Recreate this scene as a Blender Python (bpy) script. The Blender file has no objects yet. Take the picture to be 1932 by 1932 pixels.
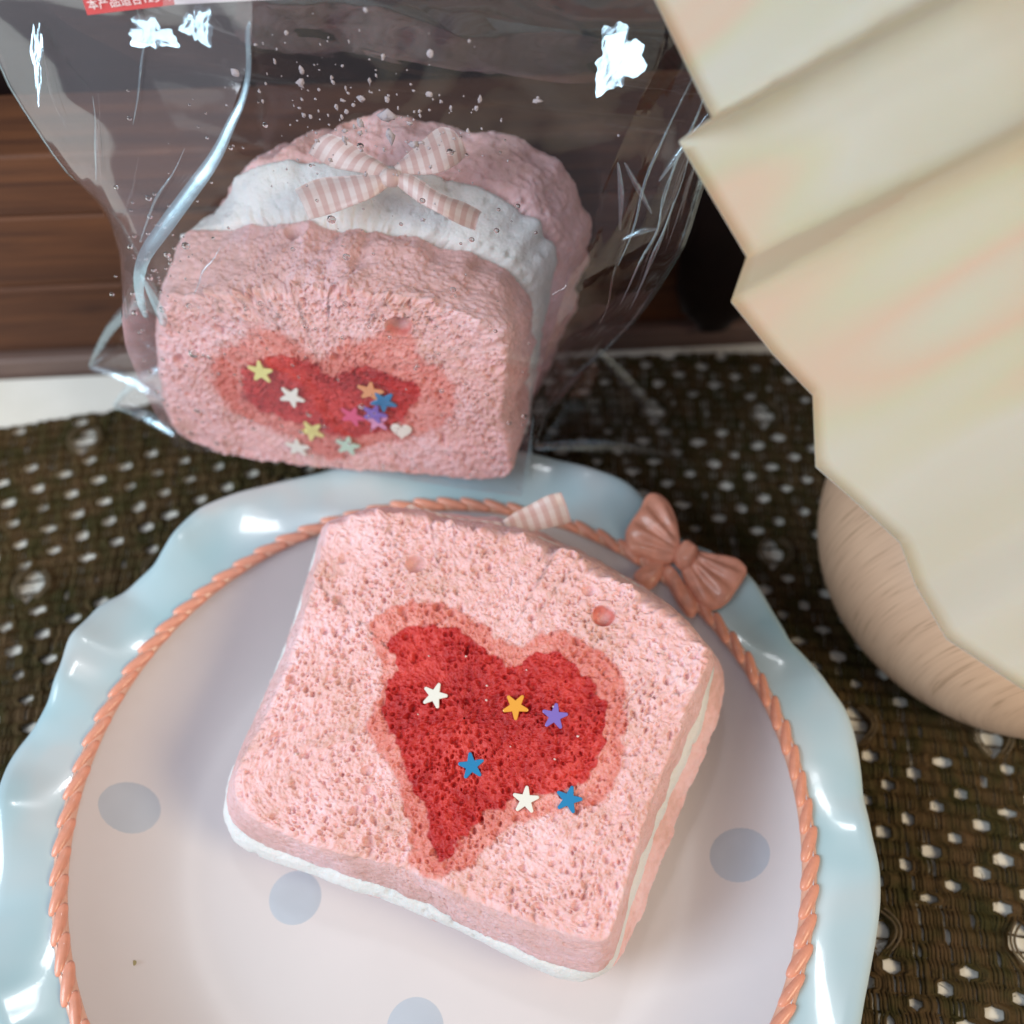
import bpy, math, random
import numpy as np
from mathutils import Matrix, Vector
random.seed(7); RNG = np.random.default_rng(7)
S = 0.01                                   # everything below is written in centimetres
sc = bpy.context.scene

# ------------------------------------------------------------------ camera
cam = bpy.data.cameras.new('camera'); cam_ob = bpy.data.objects.new('camera', cam); sc.collection.objects.link(cam_ob)
PITCH = 1.00356; ROLL = -0.00867
fwd = Vector((0, math.cos(PITCH), -math.sin(PITCH))); up = Vector((0, math.sin(PITCH), math.cos(PITCH))); rt = Vector((1, 0, 0))
M = Matrix((rt, up, -fwd)).transposed().to_4x4() @ Matrix.Rotation(-ROLL, 4, 'Z')
M.translation = Vector((1.6587, -6.9707, 26.6)) * S
cam_ob.matrix_world = M
cam.sensor_width = 36; cam.lens = 1950 / 1932 * 36; cam.clip_start = .005; cam.clip_end = 20
cam.dof.use_dof = True; cam.dof.focus_distance = .222; cam.dof.aperture_fstop = 8
sc.camera = cam_ob
sc.render.resolution_x = sc.render.resolution_y = 1024
sc.render.engine = 'CYCLES'

# ------------------------------------------------------------------ light
w = bpy.data.worlds.new('World'); sc.world = w; w.use_nodes = True
w.node_tree.nodes['Background'].inputs[0].default_value = (.86, .88, 1.0, 1)
w.node_tree.nodes['Background'].inputs[1].default_value = 0.34
def area(name, loc, target, sx, sy, power, col):
    l = bpy.data.lights.new(name, 'AREA'); l.shape = 'RECTANGLE'; l.size = sx * S; l.size_y = sy * S
    l.energy = power; l.color = col
    o = bpy.data.objects.new(name, l); sc.collection.objects.link(o)
    o.location = Vector(loc) * S
    o.rotation_euler = (Vector(target) - Vector(loc)).to_track_quat('-Z', 'Y').to_euler()
    return o
area('window_light', (-46, -16, 38), (0, 5, 4), 30, 40, 3.8, (.80, .91, 1.0))
area('room_lamp', (44, -22, 46), (3, 3, 2), 26, 26, 2.3, (1.0, .80, .53))
area('glint_lamp', (-2, 20, 60), (0, 2, 2), 4, 4, .22, (.95, .97, 1.0))  # unseen overhead lamp, added for glints on the rim and rope beads
vs = sc.view_settings; vs.view_transform = 'Standard'; vs.look = 'None'; vs.exposure = 0; vs.gamma = 1

# ------------------------------------------------------------------ helpers
def mk(name, V, F, mat=None, parent=None, smooth=True, loc=None, uv=None):
    V = np.asarray(V, float) * S
    me = bpy.data.meshes.new(name)
    if isinstance(F, np.ndarray):
        n, k = F.shape
        me.vertices.add(len(V)); me.vertices.foreach_set('co', V.ravel())
        me.loops.add(n * k); me.loops.foreach_set('vertex_index', F.astype(np.int32).ravel())
        me.polygons.add(n); me.polygons.foreach_set('loop_start', np.arange(0, n * k, k, dtype=np.int32))
        me.update(calc_edges=True)
    else:
        me.from_pydata([tuple(v) for v in V], [], F); me.update()
    if uv is not None:
        l = me.uv_layers.new(name='UVMap'); li = np.empty(len(me.loops), np.int32); me.loops.foreach_get('vertex_index', li)
        l.data.foreach_set('uv', np.asarray(uv, float)[li].ravel())
    me.polygons.foreach_set('use_smooth', np.full(len(me.polygons), smooth))
    if mat: me.materials.append(mat)
    o = bpy.data.objects.new(name, me); sc.collection.objects.link(o)
    if parent: o.parent = parent
    if loc is not None: o.location = Vector(loc) * S
    return o
def empty(name, loc=(0, 0, 0), mat3=None):
    o = bpy.data.objects.new(name, None); sc.collection.objects.link(o); o.empty_display_size = .01
    if mat3 is not None:
        m = Matrix(mat3).transposed().to_4x4(); m.translation = Vector(loc) * S; o.matrix_world = m
    else: o.location = Vector(loc) * S
    return o
def tag(o, label=None, cat=None, group=None, kind=None):
    if label: o['label'] = label
    if cat: o['category'] = cat
    if group: o['group'] = group
    if kind: o['kind'] = kind
    return o
def gridF(nu, nv, wrap=False):
    """faces of a grid with nu rows of nv points"""
    i = np.arange(nu - 1)[:, None]; j = np.arange(nv if wrap else nv - 1)[None]
    j2 = (j + 1) % nv
    a = i * nv + j; b = i * nv + j2; c = (i + 1) * nv + j2; d = (i + 1) * nv + j
    return np.stack([a, b, c, d], -1).reshape(-1, 4)
def smoothrand(n, k, seed, periodic=True):
    r = np.random.default_rng(seed).normal(size=k)
    x = np.linspace(0, k, n, endpoint=False); i = x.astype(int); f = x - i; f = f * f * (3 - 2 * f)
    return r[i % k] * (1 - f) + r[(i + 1) % k] * f
def vnoise(shape, cell, seed):
    """2-d value noise on a raster"""
    h, w_ = shape; g = np.random.default_rng(seed).random((int(h / cell) + 3, int(w_ / cell) + 3))
    y = np.arange(h) / cell; x = np.arange(w_) / cell
    yi = y.astype(int); xi = x.astype(int); fy = (y - yi); fx = (x - xi)
    fy = (fy * fy * (3 - 2 * fy))[:, None]; fx = (fx * fx * (3 - 2 * fx))[None]
    A = g[yi][:, xi]; B = g[yi][:, xi + 1]; C = g[yi + 1][:, xi]; D = g[yi + 1][:, xi + 1]
    return (A * (1 - fx) + B * fx) * (1 - fy) + (C * (1 - fx) + D * fx) * fy
def sample(H, x, y, res, ox, oy):
    u = np.clip((x - ox) / res, 0, H.shape[1] - 2.001); v = np.clip((y - oy) / res, 0, H.shape[0] - 2.001)
    i = u.astype(int); j = v.astype(int); fu = u - i; fv = v - j
    return (H[j, i] * (1 - fu) + H[j, i + 1] * fu) * (1 - fv) + (H[j + 1, i] * (1 - fu) + H[j + 1, i + 1] * fu) * fv
def inside(px, py, poly):
    r = np.zeros(px.shape, bool); n = len(poly)
    for i in range(n):
        x1, y1 = poly[i]; x2, y2 = poly[(i + 1) % n]
        if y1 == y2: continue
        c = ((y1 > py) != (y2 > py)) & (px < (x2 - x1) * (py - y1) / (y2 - y1) + x1)
        r ^= c
    return r
def chaikin(p, n=2, closed=True):
    p = np.asarray(p, float)
    for _ in range(n):
        q = np.roll(p, -1, 0) if closed else p[1:]
        a = p if closed else p[:-1]
        m = np.stack([a * .75 + q * .25, a * .25 + q * .75], 1).reshape(-1, p.shape[1])
        p = m if closed else np.vstack([p[:1], m, p[-1:]])
    return p

# ------------------------------------------------------------------ materials
def nodes(name):
    m = bpy.data.materials.new(name); m.use_nodes = True
    nt = m.node_tree; b = nt.nodes['Principled BSDF']
    return m, nt, b
def N(nt, t, **kw):
    n = nt.nodes.new(t)
    for k, v in kw.items():
        if k in n.inputs.keys(): n.inputs[k].default_value = v
        else: setattr(n, k, v)
    return n
def coords(nt, scale=(100, 100, 100), kind='Object', rot=(0, 0, 0)):
    tc = N(nt, 'ShaderNodeTexCoord'); mp = N(nt, 'ShaderNodeMapping'); mp.inputs['Scale'].default_value = scale
    mp.inputs['Rotation'].default_value = rot
    nt.links.new(tc.outputs[kind], mp.inputs[0]); return mp.outputs[0]
def ramp(nt, fac, stops):
    r = N(nt, 'ShaderNodeValToRGB'); e = r.color_ramp.elements
    while len(e) > 1: e.remove(e[-1])
    e[0].position = stops[0][0]; e[0].color = (*stops[0][1], 1)
    for p, c in stops[1:]:
        q = e.new(p); q.color = (*c, 1)
    nt.links.new(fac, r.inputs[0]); return r.outputs[0]
def noise(nt, vec, scale, detail=3, rough=.55, dist=0):
    n = N(nt, 'ShaderNodeTexNoise'); n.inputs['Scale'].default_value = scale; n.inputs['Detail'].default_value = detail
    n.inputs['Roughness'].default_value = rough; n.inputs['Distortion'].default_value = dist
    nt.links.new(vec, n.inputs['Vector']); return n.outputs['Fac']
def bump(nt, b, h, strength, dist):
    n = N(nt, 'ShaderNodeBump'); n.inputs['Strength'].default_value = strength; n.inputs['Distance'].default_value = dist * S
    nt.links.new(h, n.inputs['Height']); nt.links.new(n.outputs[0], b.inputs['Normal']); return n
def sponge(name, c1, c2, c3, sss=.25, bstr=.5):
    m, nt, b = nodes(name); v = coords(nt)
    f = noise(nt, v, .55, 3, .6); g = noise(nt, v, 5.0, 3, .6)
    mx = N(nt, 'ShaderNodeMath', operation='ADD'); s1 = N(nt, 'ShaderNodeMath', operation='MULTIPLY'); s1.inputs[1].default_value = .62
    s2 = N(nt, 'ShaderNodeMath', operation='MULTIPLY'); s2.inputs[1].default_value = .38
    nt.links.new(f, s1.inputs[0]); nt.links.new(g, s2.inputs[0]); nt.links.new(s1.outputs[0], mx.inputs[0]); nt.links.new(s2.outputs[0], mx.inputs[1])
    nt.links.new(ramp(nt, mx.outputs[0], [(.36, c1), (.5, c2), (.64, c3)]), b.inputs['Base Color'])
    b.inputs['Roughness'].default_value = .5; b.inputs['Specular IOR Level'].default_value = .35
    b.inputs['Subsurface Weight'].default_value = sss; b.inputs['Subsurface Radius'].default_value = (1, .35, .3); b.inputs['Subsurface Scale'].default_value = .0016
    bump(nt, b, noise(nt, v, 16, 4, .65), bstr, .05)
    return m
def plain(name, col, rough=.5, spec=.5, coat=0, var=0, vs_=2.0):
    m, nt, b = nodes(name)
    if var:
        v = coords(nt); c = np.array(col)
        nt.links.new(ramp(nt, noise(nt, v, vs_, 4), [(.3, tuple(c * (1 - var))), (.7, tuple(np.minimum(c * (1 + var), 1)))]), b.inputs['Base Color'])
    else: b.inputs['Base Color'].default_value = (*col, 1)
    b.inputs['Roughness'].default_value = rough; b.inputs['Specular IOR Level'].default_value = spec; b.inputs['Coat Weight'].default_value = coat; b.inputs['Coat Roughness'].default_value = .04
    return m
M_pink = sponge('pink_sponge', (.72, .43, .38), (.86, .55, .54), (.92, .64, .66), .35)
M_crust = sponge('sponge_crust', (.66, .39, .36), (.78, .49, .48), (.84, .57, .60), .3, .8)
def face_material():
    m, nt, b = nodes('dyed_sponge_face'); v = coords(nt)
    f = noise(nt, v, .55, 3, .6); g = noise(nt, v, 5.0, 3, .6); k = noise(nt, v, 2.2, 3, .6)
    def mixc(a, c_, fac):
        n = N(nt, 'ShaderNodeMix', data_type='RGBA'); nt.links.new(fac, n.inputs[0]); nt.links.new(a, n.inputs[6]); nt.links.new(c_, n.inputs[7]); return n.outputs[2]
    av = N(nt, 'ShaderNodeMath', operation='MULTIPLY_ADD'); av.inputs[1].default_value = .4; s1 = N(nt, 'ShaderNodeMath', operation='MULTIPLY'); s1.inputs[1].default_value = .6
    nt.links.new(f, s1.inputs[0]); nt.links.new(g, av.inputs[0]); nt.links.new(s1.outputs[0], av.inputs[2]); a = av.outputs[0]
    pink = ramp(nt, a, [(.36, (.70, .40, .34)), (.5, (.84, .50, .49)), (.62, (.91, .62, .64))])
    coral = ramp(nt, a, [(.38, (.64, .17, .14)), (.5, (.73, .25, .21)), (.62, (.82, .37, .33))])
    red = ramp(nt, a, [(.38, (.36, .010, .014)), (.5, (.52, .026, .024)), (.62, (.68, .065, .055))])
    def fac(name):
        at = N(nt, 'ShaderNodeAttribute'); at.attribute_name = name
        s = N(nt, 'ShaderNodeMath', operation='MULTIPLY_ADD'); s.inputs[1].default_value = .7; s.inputs[2].default_value = -.35; nt.links.new(k, s.inputs[0])
        ad_ = N(nt, 'ShaderNodeMath', operation='ADD'); nt.links.new(at.outputs['Fac'], ad_.inputs[0]); nt.links.new(s.outputs[0], ad_.inputs[1])
        mr = N(nt, 'ShaderNodeMapRange', interpolation_type='SMOOTHSTEP'); mr.inputs['From Min'].default_value = .12; mr.inputs['From Max'].default_value = .88; nt.links.new(ad_.outputs[0], mr.inputs['Value']); return mr.outputs[0]
    nt.links.new(mixc(mixc(pink, coral, fac('dye_coral')), red, fac('dye_red')), b.inputs['Base Color'])
    b.inputs['Roughness'].default_value = .45; b.inputs['Specular IOR Level'].default_value = .4
    b.inputs['Subsurface Weight'].default_value = .3; b.inputs['Subsurface Radius'].default_value = (1, .35, .3); b.inputs['Subsurface Scale'].default_value = .0014
    bump(nt, b, noise(nt, v, 16, 4, .65), .5, .05); return m
M_face = face_material()
M_heart = sponge('red_sponge', (.40, .012, .014), (.52, .026, .024), (.66, .055, .05), .08)
M_border = sponge('coral_sponge', (.66, .19, .15), (.74, .25, .20), (.80, .34, .29), .1)
M_cream = sponge('white_cream', (.74, .74, .72), (.80, .80, .79), (.84, .84, .84), .2, .8)
M_glaze = plain('white_glaze', (.66, .63, .64), .32, .5, 0, .02, .3)
M_rim, nt, b = nodes('pale_blue_glaze_mottled'); v = coords(nt)
nt.links.new(ramp(nt, noise(nt, v, .30, 2, .5, .3), [(.36, (.36, .54, .60)), (.5, (.43, .57, .62)), (.64, (.50, .56, .58))]), b.inputs['Base Color'])
b.inputs['Roughness'].default_value = .2; b.inputs['Coat Weight'].default_value = .35; b.inputs['Coat Roughness'].default_value = .04
M_coral = plain('coral_glaze', (.72, .31, .21), .3, .4, .25, .16, 3.0)
M_dot = plain('blue_dot_glaze', (.47, .52, .59), .32, .5, 0, .03, 1.0)
M_foot = plain('bare_ceramic', (.72, .69, .65), .6)

# ------------------------------------------------------------------ measured outlines (cm, in each toast's own frame)
front_frame = [[0.6363,1.5145,4.7133],[0.9268,-0.3756,0.0],[0.3652,0.9012,0.2334],[-0.0877,-0.2163,0.9724]]
F_face = [(-4.9,2.94),(-4.58,3.2),(-4.12,3.65),(-3.9,3.81),(-3.47,3.81),(-3.13,4.04),(-2.75,4.13),(-2.45,3.94),(-1.96,4.12),(-1.47,4.11),(-1.26,4.29),(-0.89,4.24),(-0.43,4.47),(-0.04,4.36),(0.44,4.17),(0.58,4.51),(1.17,4.36),(1.78,4.16),(2.39,4.1),(2.88,4.0),(3.42,3.92),(3.86,3.75),(4.39,3.47),(4.62,3.16),(4.56,2.75),(4.5,1.77),(4.45,0.76),(4.39,-0.53),(4.46,-1.62),(4.52,-2.5),(4.52,-3.01),(4.3,-3.2),(3.78,-3.24),(2.6,-3.3),(1.39,-3.37),(0.49,-3.31),(-0.49,-3.39),(-1.37,-3.61),(-2.33,-3.68),(-3.32,-3.69),(-3.88,-3.53),(-4.23,-3.17),(-4.28,-2.56),(-4.19,-1.75),(-4.23,-0.65),(-4.35,0.66),(-4.57,1.91)]
F_d1 = [(-5.48,3.34),(-4.99,3.71),(-4.37,4.2),(-3.56,4.44),(-2.35,4.59),(-0.71,4.93),(0.11,4.84),(0.97,4.85),(1.94,4.68),(3.04,4.49),(3.81,4.19),(4.64,3.66),(4.77,3.36),(4.78,3.02),(4.79,1.95),(4.64,0.41),(4.62,-1.65),(4.75,-3.03),(4.78,-3.48),(4.55,-3.78),(4.18,-3.95),(3.41,-4.08),(2.13,-4.05),(0.8,-3.97),(-0.52,-3.99),(-2.48,-4.19),(-3.87,-4.21),(-4.39,-4.03),(-4.75,-3.57),(-4.84,-2.82),(-4.89,-1.68),(-4.93,-0.66),(-5.01,0.52),(-5.12,1.65),(-5.34,2.7)]
F_d2 = [(-5.65,3.47),(-5.18,3.83),(-4.54,4.33),(-3.72,4.58),(-2.48,4.73),(-0.81,5.08),(0.03,4.99),(0.92,4.92),(1.92,4.75),(3.03,4.56),(3.82,4.26),(4.67,3.71),(4.92,3.24),(5.03,2.26),(4.9,0.88),(4.82,-0.06),(4.82,-1.63),(4.85,-2.83),(4.93,-3.63),(4.65,-4.09),(4.13,-4.38),(3.18,-4.38),(1.85,-4.3),(0.59,-4.31),(-0.99,-4.42),(-2.81,-4.56),(-4.15,-4.62),(-4.67,-4.23),(-4.92,-3.73),(-5.03,-2.83),(-5.07,-1.67),(-5.12,-0.7),(-5.23,0.49),(-5.38,1.71),(-5.54,2.8)]
F_d3 = [(-5.47,3.43),(-4.78,4.41),(-3.96,4.74),(-2.73,5.04),(-1.07,5.54),(-0.16,5.37),(0.79,5.24),(1.82,5.06),(3.0,4.79),(4.0,4.33),(4.86,3.83),(5.22,3.32),(5.34,2.58),(5.26,1.65),(5.2,0.15),(5.15,-0.92),(5.09,-2.34),(4.97,-3.13),(4.64,-3.69),(3.66,-4.07),(1.62,-4.0),(0.29,-3.94),(-1.34,-4.11),(-3.24,-4.25),(-4.4,-4.16),(-4.88,-3.79),(-5.09,-2.9),(-5.15,-1.5),(-5.23,-0.35),(-5.37,0.95),(-5.53,2.14)]
F_heart = [(-2.36,1.24),(-1.8,1.54),(-1.04,1.85),(-0.37,1.69),(0.18,1.49),(0.48,1.4),(0.83,1.85),(1.32,2.13),(1.86,2.09),(2.13,1.87),(2.67,1.61),(3.03,1.11),(3.08,0.44),(3.05,-0.01),(2.94,-0.41),(2.51,-0.76),(1.78,-1.15),(1.42,-1.53),(1.1,-1.84),(0.94,-2.25),(0.92,-2.67),(0.68,-3.0),(0.33,-2.78),(0.11,-2.33),(-0.02,-2.08),(-0.36,-1.9),(-0.71,-1.54),(-1.22,-1.1),(-1.69,-0.64),(-1.89,-0.26),(-1.88,0.21),(-1.94,0.58),(-2.24,0.87)]
F_bord = [(-2.88,1.46),(-2.5,1.87),(-1.93,2.18),(-1.21,2.27),(-0.55,2.16),(0.14,1.94),(0.5,1.87),(0.89,2.41),(1.39,2.66),(2.02,2.55),(2.5,2.46),(2.96,2.23),(3.3,1.52),(3.48,0.9),(3.53,0.3),(3.58,-0.29),(3.48,-0.7),(2.95,-0.95),(2.47,-1.32),(1.87,-1.72),(1.62,-2.05),(1.44,-2.54),(1.21,-2.92),(0.77,-3.38),(0.1,-3.28),(-0.08,-3.0),(-0.15,-2.55),(-0.54,-2.09),(-0.91,-1.67),(-1.66,-1.33),(-2.0,-1.01),(-2.04,-0.44),(-2.03,0.15),(-2.57,0.76),(-2.88,0.98)]
F_pores = [(-2.48,2.9),(2.08,3.29),(-4.05,-0.62),(-3.82,0.68),(-3.83,1.47),(-1.57,-1.83),(-4.15,2.41),(1.56,3.74),(-2.71,-0.16)]
F_stars = [(-0.79,0.22),(0.96,0.67),(1.87,0.75),(0.55,-0.91),(1.94,-1.16),(2.79,-0.79)]
F_star_tips = [((-0.81,0.22),19.5,0.329),((0.98,0.65),-67.8,0.292),((1.87,0.76),103.6,0.298),((0.56,-0.9),120.0,0.3),((1.93,-1.13),105.4,0.301),((2.79,-0.78),95.5,0.311)]
rear_frame = [[-3.1,9.4,3.5],[0.9871,-0.16,0.0],[0.0223,0.1374,0.9903],[-0.1585,-0.9775,0.1392]]
R_face = [(-4.37,-0.19),(-3.37,-0.5),(-1.22,-0.48),(1.66,-0.13),(4.52,0.07),(4.8,0.5),(4.72,1.3),(4.5,2.23),(4.43,3.66),(4.48,4.84),(4.23,5.28),(3.3,5.61),(2.2,5.89),(0.46,5.86),(-1.12,5.44),(-2.49,5.1),(-3.58,4.95),(-4.01,4.44),(-4.37,3.02),(-4.57,1.51),(-4.64,0.29)]
R_d1 = [(-5.03,-2.0),(-2.06,-2.17),(1.09,-1.85),(4.3,-1.73),(4.83,-0.74),(4.86,0.75),(4.89,2.31),(4.98,4.1),(4.68,5.04),(3.96,5.73),(2.29,6.1),(0.99,6.15),(-0.32,6.14),(-1.94,5.94),(-3.29,5.57),(-3.97,5.33),(-4.52,4.49),(-5.0,3.42),(-5.51,1.12),(-5.62,-0.97)]
R_d2 = [(-4.82,-2.22),(-2.46,-2.53),(0.79,-2.2),(4.11,-2.1),(4.82,-1.06),(4.85,0.44),(4.89,1.64),(5.23,3.88),(5.3,5.52),(4.67,6.35),(3.37,6.93),(1.83,7.19),(0.14,7.22),(-1.32,7.13),(-2.3,6.85),(-3.16,5.9),(-4.1,4.53),(-4.77,2.53),(-5.25,-0.29),(-5.2,-1.6)]
R_d3 = [(-4.54,-3.18),(-2.02,-3.25),(1.21,-2.96),(3.83,-2.77),(4.83,-1.67),(5.36,0.98),(5.78,2.94),(6.0,4.69),(5.97,5.49),(5.57,6.37),(4.93,6.99),(4.12,7.21),(3.32,7.37),(2.39,7.34),(1.93,7.62),(0.92,7.56),(-0.46,7.31),(-1.64,6.72),(-2.6,6.06),(-3.51,5.05),(-4.25,3.63),(-4.75,1.16),(-5.01,-1.84)]
R_heart = [(-2.11,3.01),(-1.53,3.43),(-0.75,3.54),(-0.26,3.46),(0.07,3.1),(0.26,3.04),(0.49,3.41),(1.2,3.68),(1.79,3.28),(2.35,3.29),(2.45,2.89),(2.16,2.24),(1.74,1.73),(1.38,1.31),(0.34,0.85),(-0.32,1.02),(-0.97,1.19),(-1.62,1.35),(-2.12,1.54),(-2.36,2.03),(-2.31,2.64)]
R_bord = [(-2.89,3.3),(-1.94,3.92),(-1.73,4.42),(-1.13,4.27),(-0.56,3.97),(-0.0,3.49),(0.38,4.11),(1.72,4.76),(1.87,5.22),(2.27,5.13),(2.3,4.62),(2.51,4.03),(3.28,3.59),(3.38,2.44),(2.91,1.84),(2.17,1.35),(1.0,0.78),(0.11,0.04),(-0.6,-0.08),(-1.07,0.51),(-1.98,0.83),(-2.66,1.18),(-3.02,1.75),(-3.16,2.51)]
R_stars = [(-1.69,2.97),(-0.98,2.24),(1.14,2.81),(1.46,2.52),(1.2,2.09),(0.59,1.84),(1.22,1.78),(-0.6,1.07),(-1.08,0.35),(0.35,0.69),(1.87,1.56)]
R_pores = [(1.97,4.98),(-2.58,4.16),(-3.86,2.91),(0.34,3.75),(0.4,5.77),(2.16,6.0),(4.32,4.07)]

# ================================================================== SETTING
m, nt, b = nodes('table_cloth'); v = coords(nt)
nt.links.new(ramp(nt, noise(nt, v, .4, 3), [(.3, (.76, .74, .66)), (.7, (.84, .82, .75))]), b.inputs['Base Color']); b.inputs['Roughness'].default_value = .7
bump(nt, b, noise(nt, v, 8, 3), .15, .05)
M_table = m
def wood(name, dark, light, sc_=(.25, 3, 6), rough=.35):
    m, nt, b = nodes(name); v = coords(nt, tuple(100 * s for s in sc_))
    n1 = noise(nt, v, 1.0, 5, .6, .6)
    nt.links.new(ramp(nt, n1, [(.3, dark), (.52, tuple((a + c) / 2 for a, c in zip(dark, light))), (.7, light)]), b.inputs['Base Color'])
    b.inputs['Roughness'].default_value = rough; bump(nt, b, n1, .2, .03)
    return m
M_wood = wood('brown_wood', (.060, .018, .006), (.15, .052, .017), (.15, 2, 2.5), .7)
M_lip = wood('grey_sheen_wood_lip', (.13, .08, .065), (.20, .125, .10), (.2, 3, 3), .5)  # lighter grey-brown paints the reflection on the rounded edge into the wood
M_dark = plain('dark_stain', (.012, .007, .006), .4, .4, 0, .4, .5)
M_recess = wood('shaded_recess_wood', (.006, .003, .003), (.020, .010, .009))  # near-black colour carries the shade of the recess

TA_ = math.atan2(16.88 - 15.0, 10.1 + 15.2)
V = []; T0 = np.array((-15.26, 14.98)); td = np.array((math.cos(TA_), math.sin(TA_)))
a = T0 - td * 40; c = T0 + td * 75
tab = [(a[0], a[1]), (c[0], c[1]), (c[0], -60), (a[0], -60)]
tv = [(x, y, 0) for x, y in tab] + [(x, y, -2) for x, y in tab]
tag(mk('table', tv, [(3, 2, 1, 0), (4, 5, 6, 7), (0, 1, 5, 4), (1, 2, 6, 5), (2, 3, 7, 6), (3, 0, 4, 7)], M_table, smooth=False), kind='structure')

# wooden cabinet behind the table: boards lying one above the other
cab = empty('wooden_cabinet', (T0[0], T0[1] + .12, 0)); cab.rotation_euler = (0, 0, TA_)
tag(cab, 'dark brown wooden cabinet front with horizontal boards behind the table edge', 'cabinet')
def rbox(x0, x1, y0, y1, z0, z1, r=.12):
    """box with a rounded front edge profile, extruded along x"""
    pr = []
    for cx, cz, a0 in ((y0 + r, z0 + r, 180), (y0 + r, z1 - r, 90)):
        for k in range(5):
            t = math.radians(a0 + (90 if a0 == 180 else 90) - k * 22.5) if a0 == 90 else math.radians(270 - k * 22.5)
            pr.append((cx + r * math.cos(t), cz + r * math.sin(t)))
    pr += [(y1, z1), (y1, z0)]
    n = len(pr); V = [(x, y, z) for x in (x0, x1) for y, z in pr]
    F = [(i, (i + 1) % n, n + (i + 1) % n, n + i) for i in range(n)] + [tuple(range(n))[::-1], tuple(range(n, 2 * n))]
    return V, F
for (z0, z1, dy, mt) in ((-.6, .75, 0, M_lip), (.8, 3.6, .35, M_wood), (3.66, 6.3, .38, M_wood), (6.36, 8.4, .36, M_wood)):
    V, F = rbox(-40, 75, dy, 3, z0, z1); mk('board', V, F, mt, cab, False)
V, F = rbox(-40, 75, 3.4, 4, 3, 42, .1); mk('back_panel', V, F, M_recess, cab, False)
# turned dark leg standing against the boards
prof = [(.35, .9), (.5, 1.3), (.95, 1.9), (1.15, 2.8), (1.25, 4.2), (1.1, 5.6), (1.3, 6.6), (1.2, 8), (1.25, 11)]
V = []; ns = 20
for r, z in prof:
    for k in range(ns):
        t = 2 * math.pi * k / ns; V.append((23.6 + 1.3 * r * math.cos(t), -.2 + .35 * r * math.sin(t), z))
mk('carved_leg', np.array(V), gridF(len(prof), ns, True), M_dark, cab)

# ================================================================== WOVEN MAT
M_thread, nt, b = nodes('brown_thread'); v = coords(nt, (100, 100, 100))
nt.links.new(ramp(nt, noise(nt, v, 1.4, 4), [(.35, (.044, .038, .012)), (.52, (.070, .046, .018)), (.7, (.10, .060, .028))]), b.inputs['Base Color'])
b.inputs['Roughness'].default_value = .8; b.inputs['Specular IOR Level'].default_value = .15
bump(nt, b, noise(nt, coords(nt, (3500, 300, 3500)), 1.0, 3), .6, .02)
mat_root = empty('woven_placemat', (0, 0, 0))
tag(mat_root, 'dark brown open-weave placemat with rows of small square holes under the plate', 'placemat')
def g(x): return .18 * (x + 12) - .0056 * (x + 12) ** 2
def edge_y(x): return np.interp(x, [-16, -14.6, -12.2, -8.9, 3.2, 10, 18], [12.6, 12.9, 13.5, 14.2, 16.1, 16.35, 16.6])
ROW = .40; PER = 1.80; SH = .72
hr = np.random.default_rng(3)
holes = []
for r in range(-38, 50):
    for c_ in range(-12, 13):
        x = c_ * PER + (r * SH) % PER; t = r * ROW
        if abs(x) > 19 or t < -13.5 or t > 17: continue
        w_, h_ = .215 + hr.uniform(-.05, .045), ROW * hr.uniform(.5, .78)
        band = r % 13
        if band in (4, 5, 6):
            if band == 5 and (c_ % 2): w_, h_ = .42, .56
            else: w_ = .05
            if band != 5 and hr.random() < .5: w_ = 0.0
        if hr.random() < .04: w_ *= .4
        holes.append((x + hr.normal() * .03, t + hr.normal() * .02, w_, h_))
holes = np.array([h for h in holes if h[2] > .01])
def push(x, t):
    dx = np.zeros_like(x)
    for hx, ht, w_, h_ in holes[(np.abs(holes[:, 0] - x.mean()) < .75)]:
        W = w_ + .26
        d = x - hx; ad = np.abs(d)
        by = np.clip(1 - (np.abs(t - ht) / (h_ * .60)) ** 9, 0, 1) if w_ < .34 else np.clip(1 - (np.abs(t - ht) / h_) ** 1.6, 0, 1)
        k = np.where(ad < W, w_ * (1 - (ad / W) ** 1.3), 0) * by
        dx += np.sign(d + 1e-9) * k * .92
    return dx
def tubes(paths, rad, sides=3, name='warp_thread', zoff=0):
    VV = []; FF = []; base = 0
    ang = np.linspace(-.25 * np.pi, 1.25 * np.pi, sides + 1) if sides < 5 else np.linspace(0, 2 * np.pi, sides, endpoint=False)
    for P, r in paths:
        n = len(P)
        if n < 3: continue
        T = np.gradient(P, axis=0); T /= np.linalg.norm(T, axis=1)[:, None] + 1e-9
        side = np.cross(T, [0, 0, 1]); side /= np.linalg.norm(side, axis=1)[:, None] + 1e-9
        upv = np.cross(side, T)
        ring = P[:, None] + r[:, None, None] * (np.cos(ang)[None, :, None] * side[:, None] + np.sin(ang)[None, :, None] * upv[:, None])
        VV.append(ring.reshape(-1, 3)); FF.append(gridF(n, len(ang)) + base); base += n * len(ang)
    return np.vstack(VV), np.vstack(FF)
def plate_mask(x, y): return np.hypot(x, y) < 6.3
paths = []
SPC = .098
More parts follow.
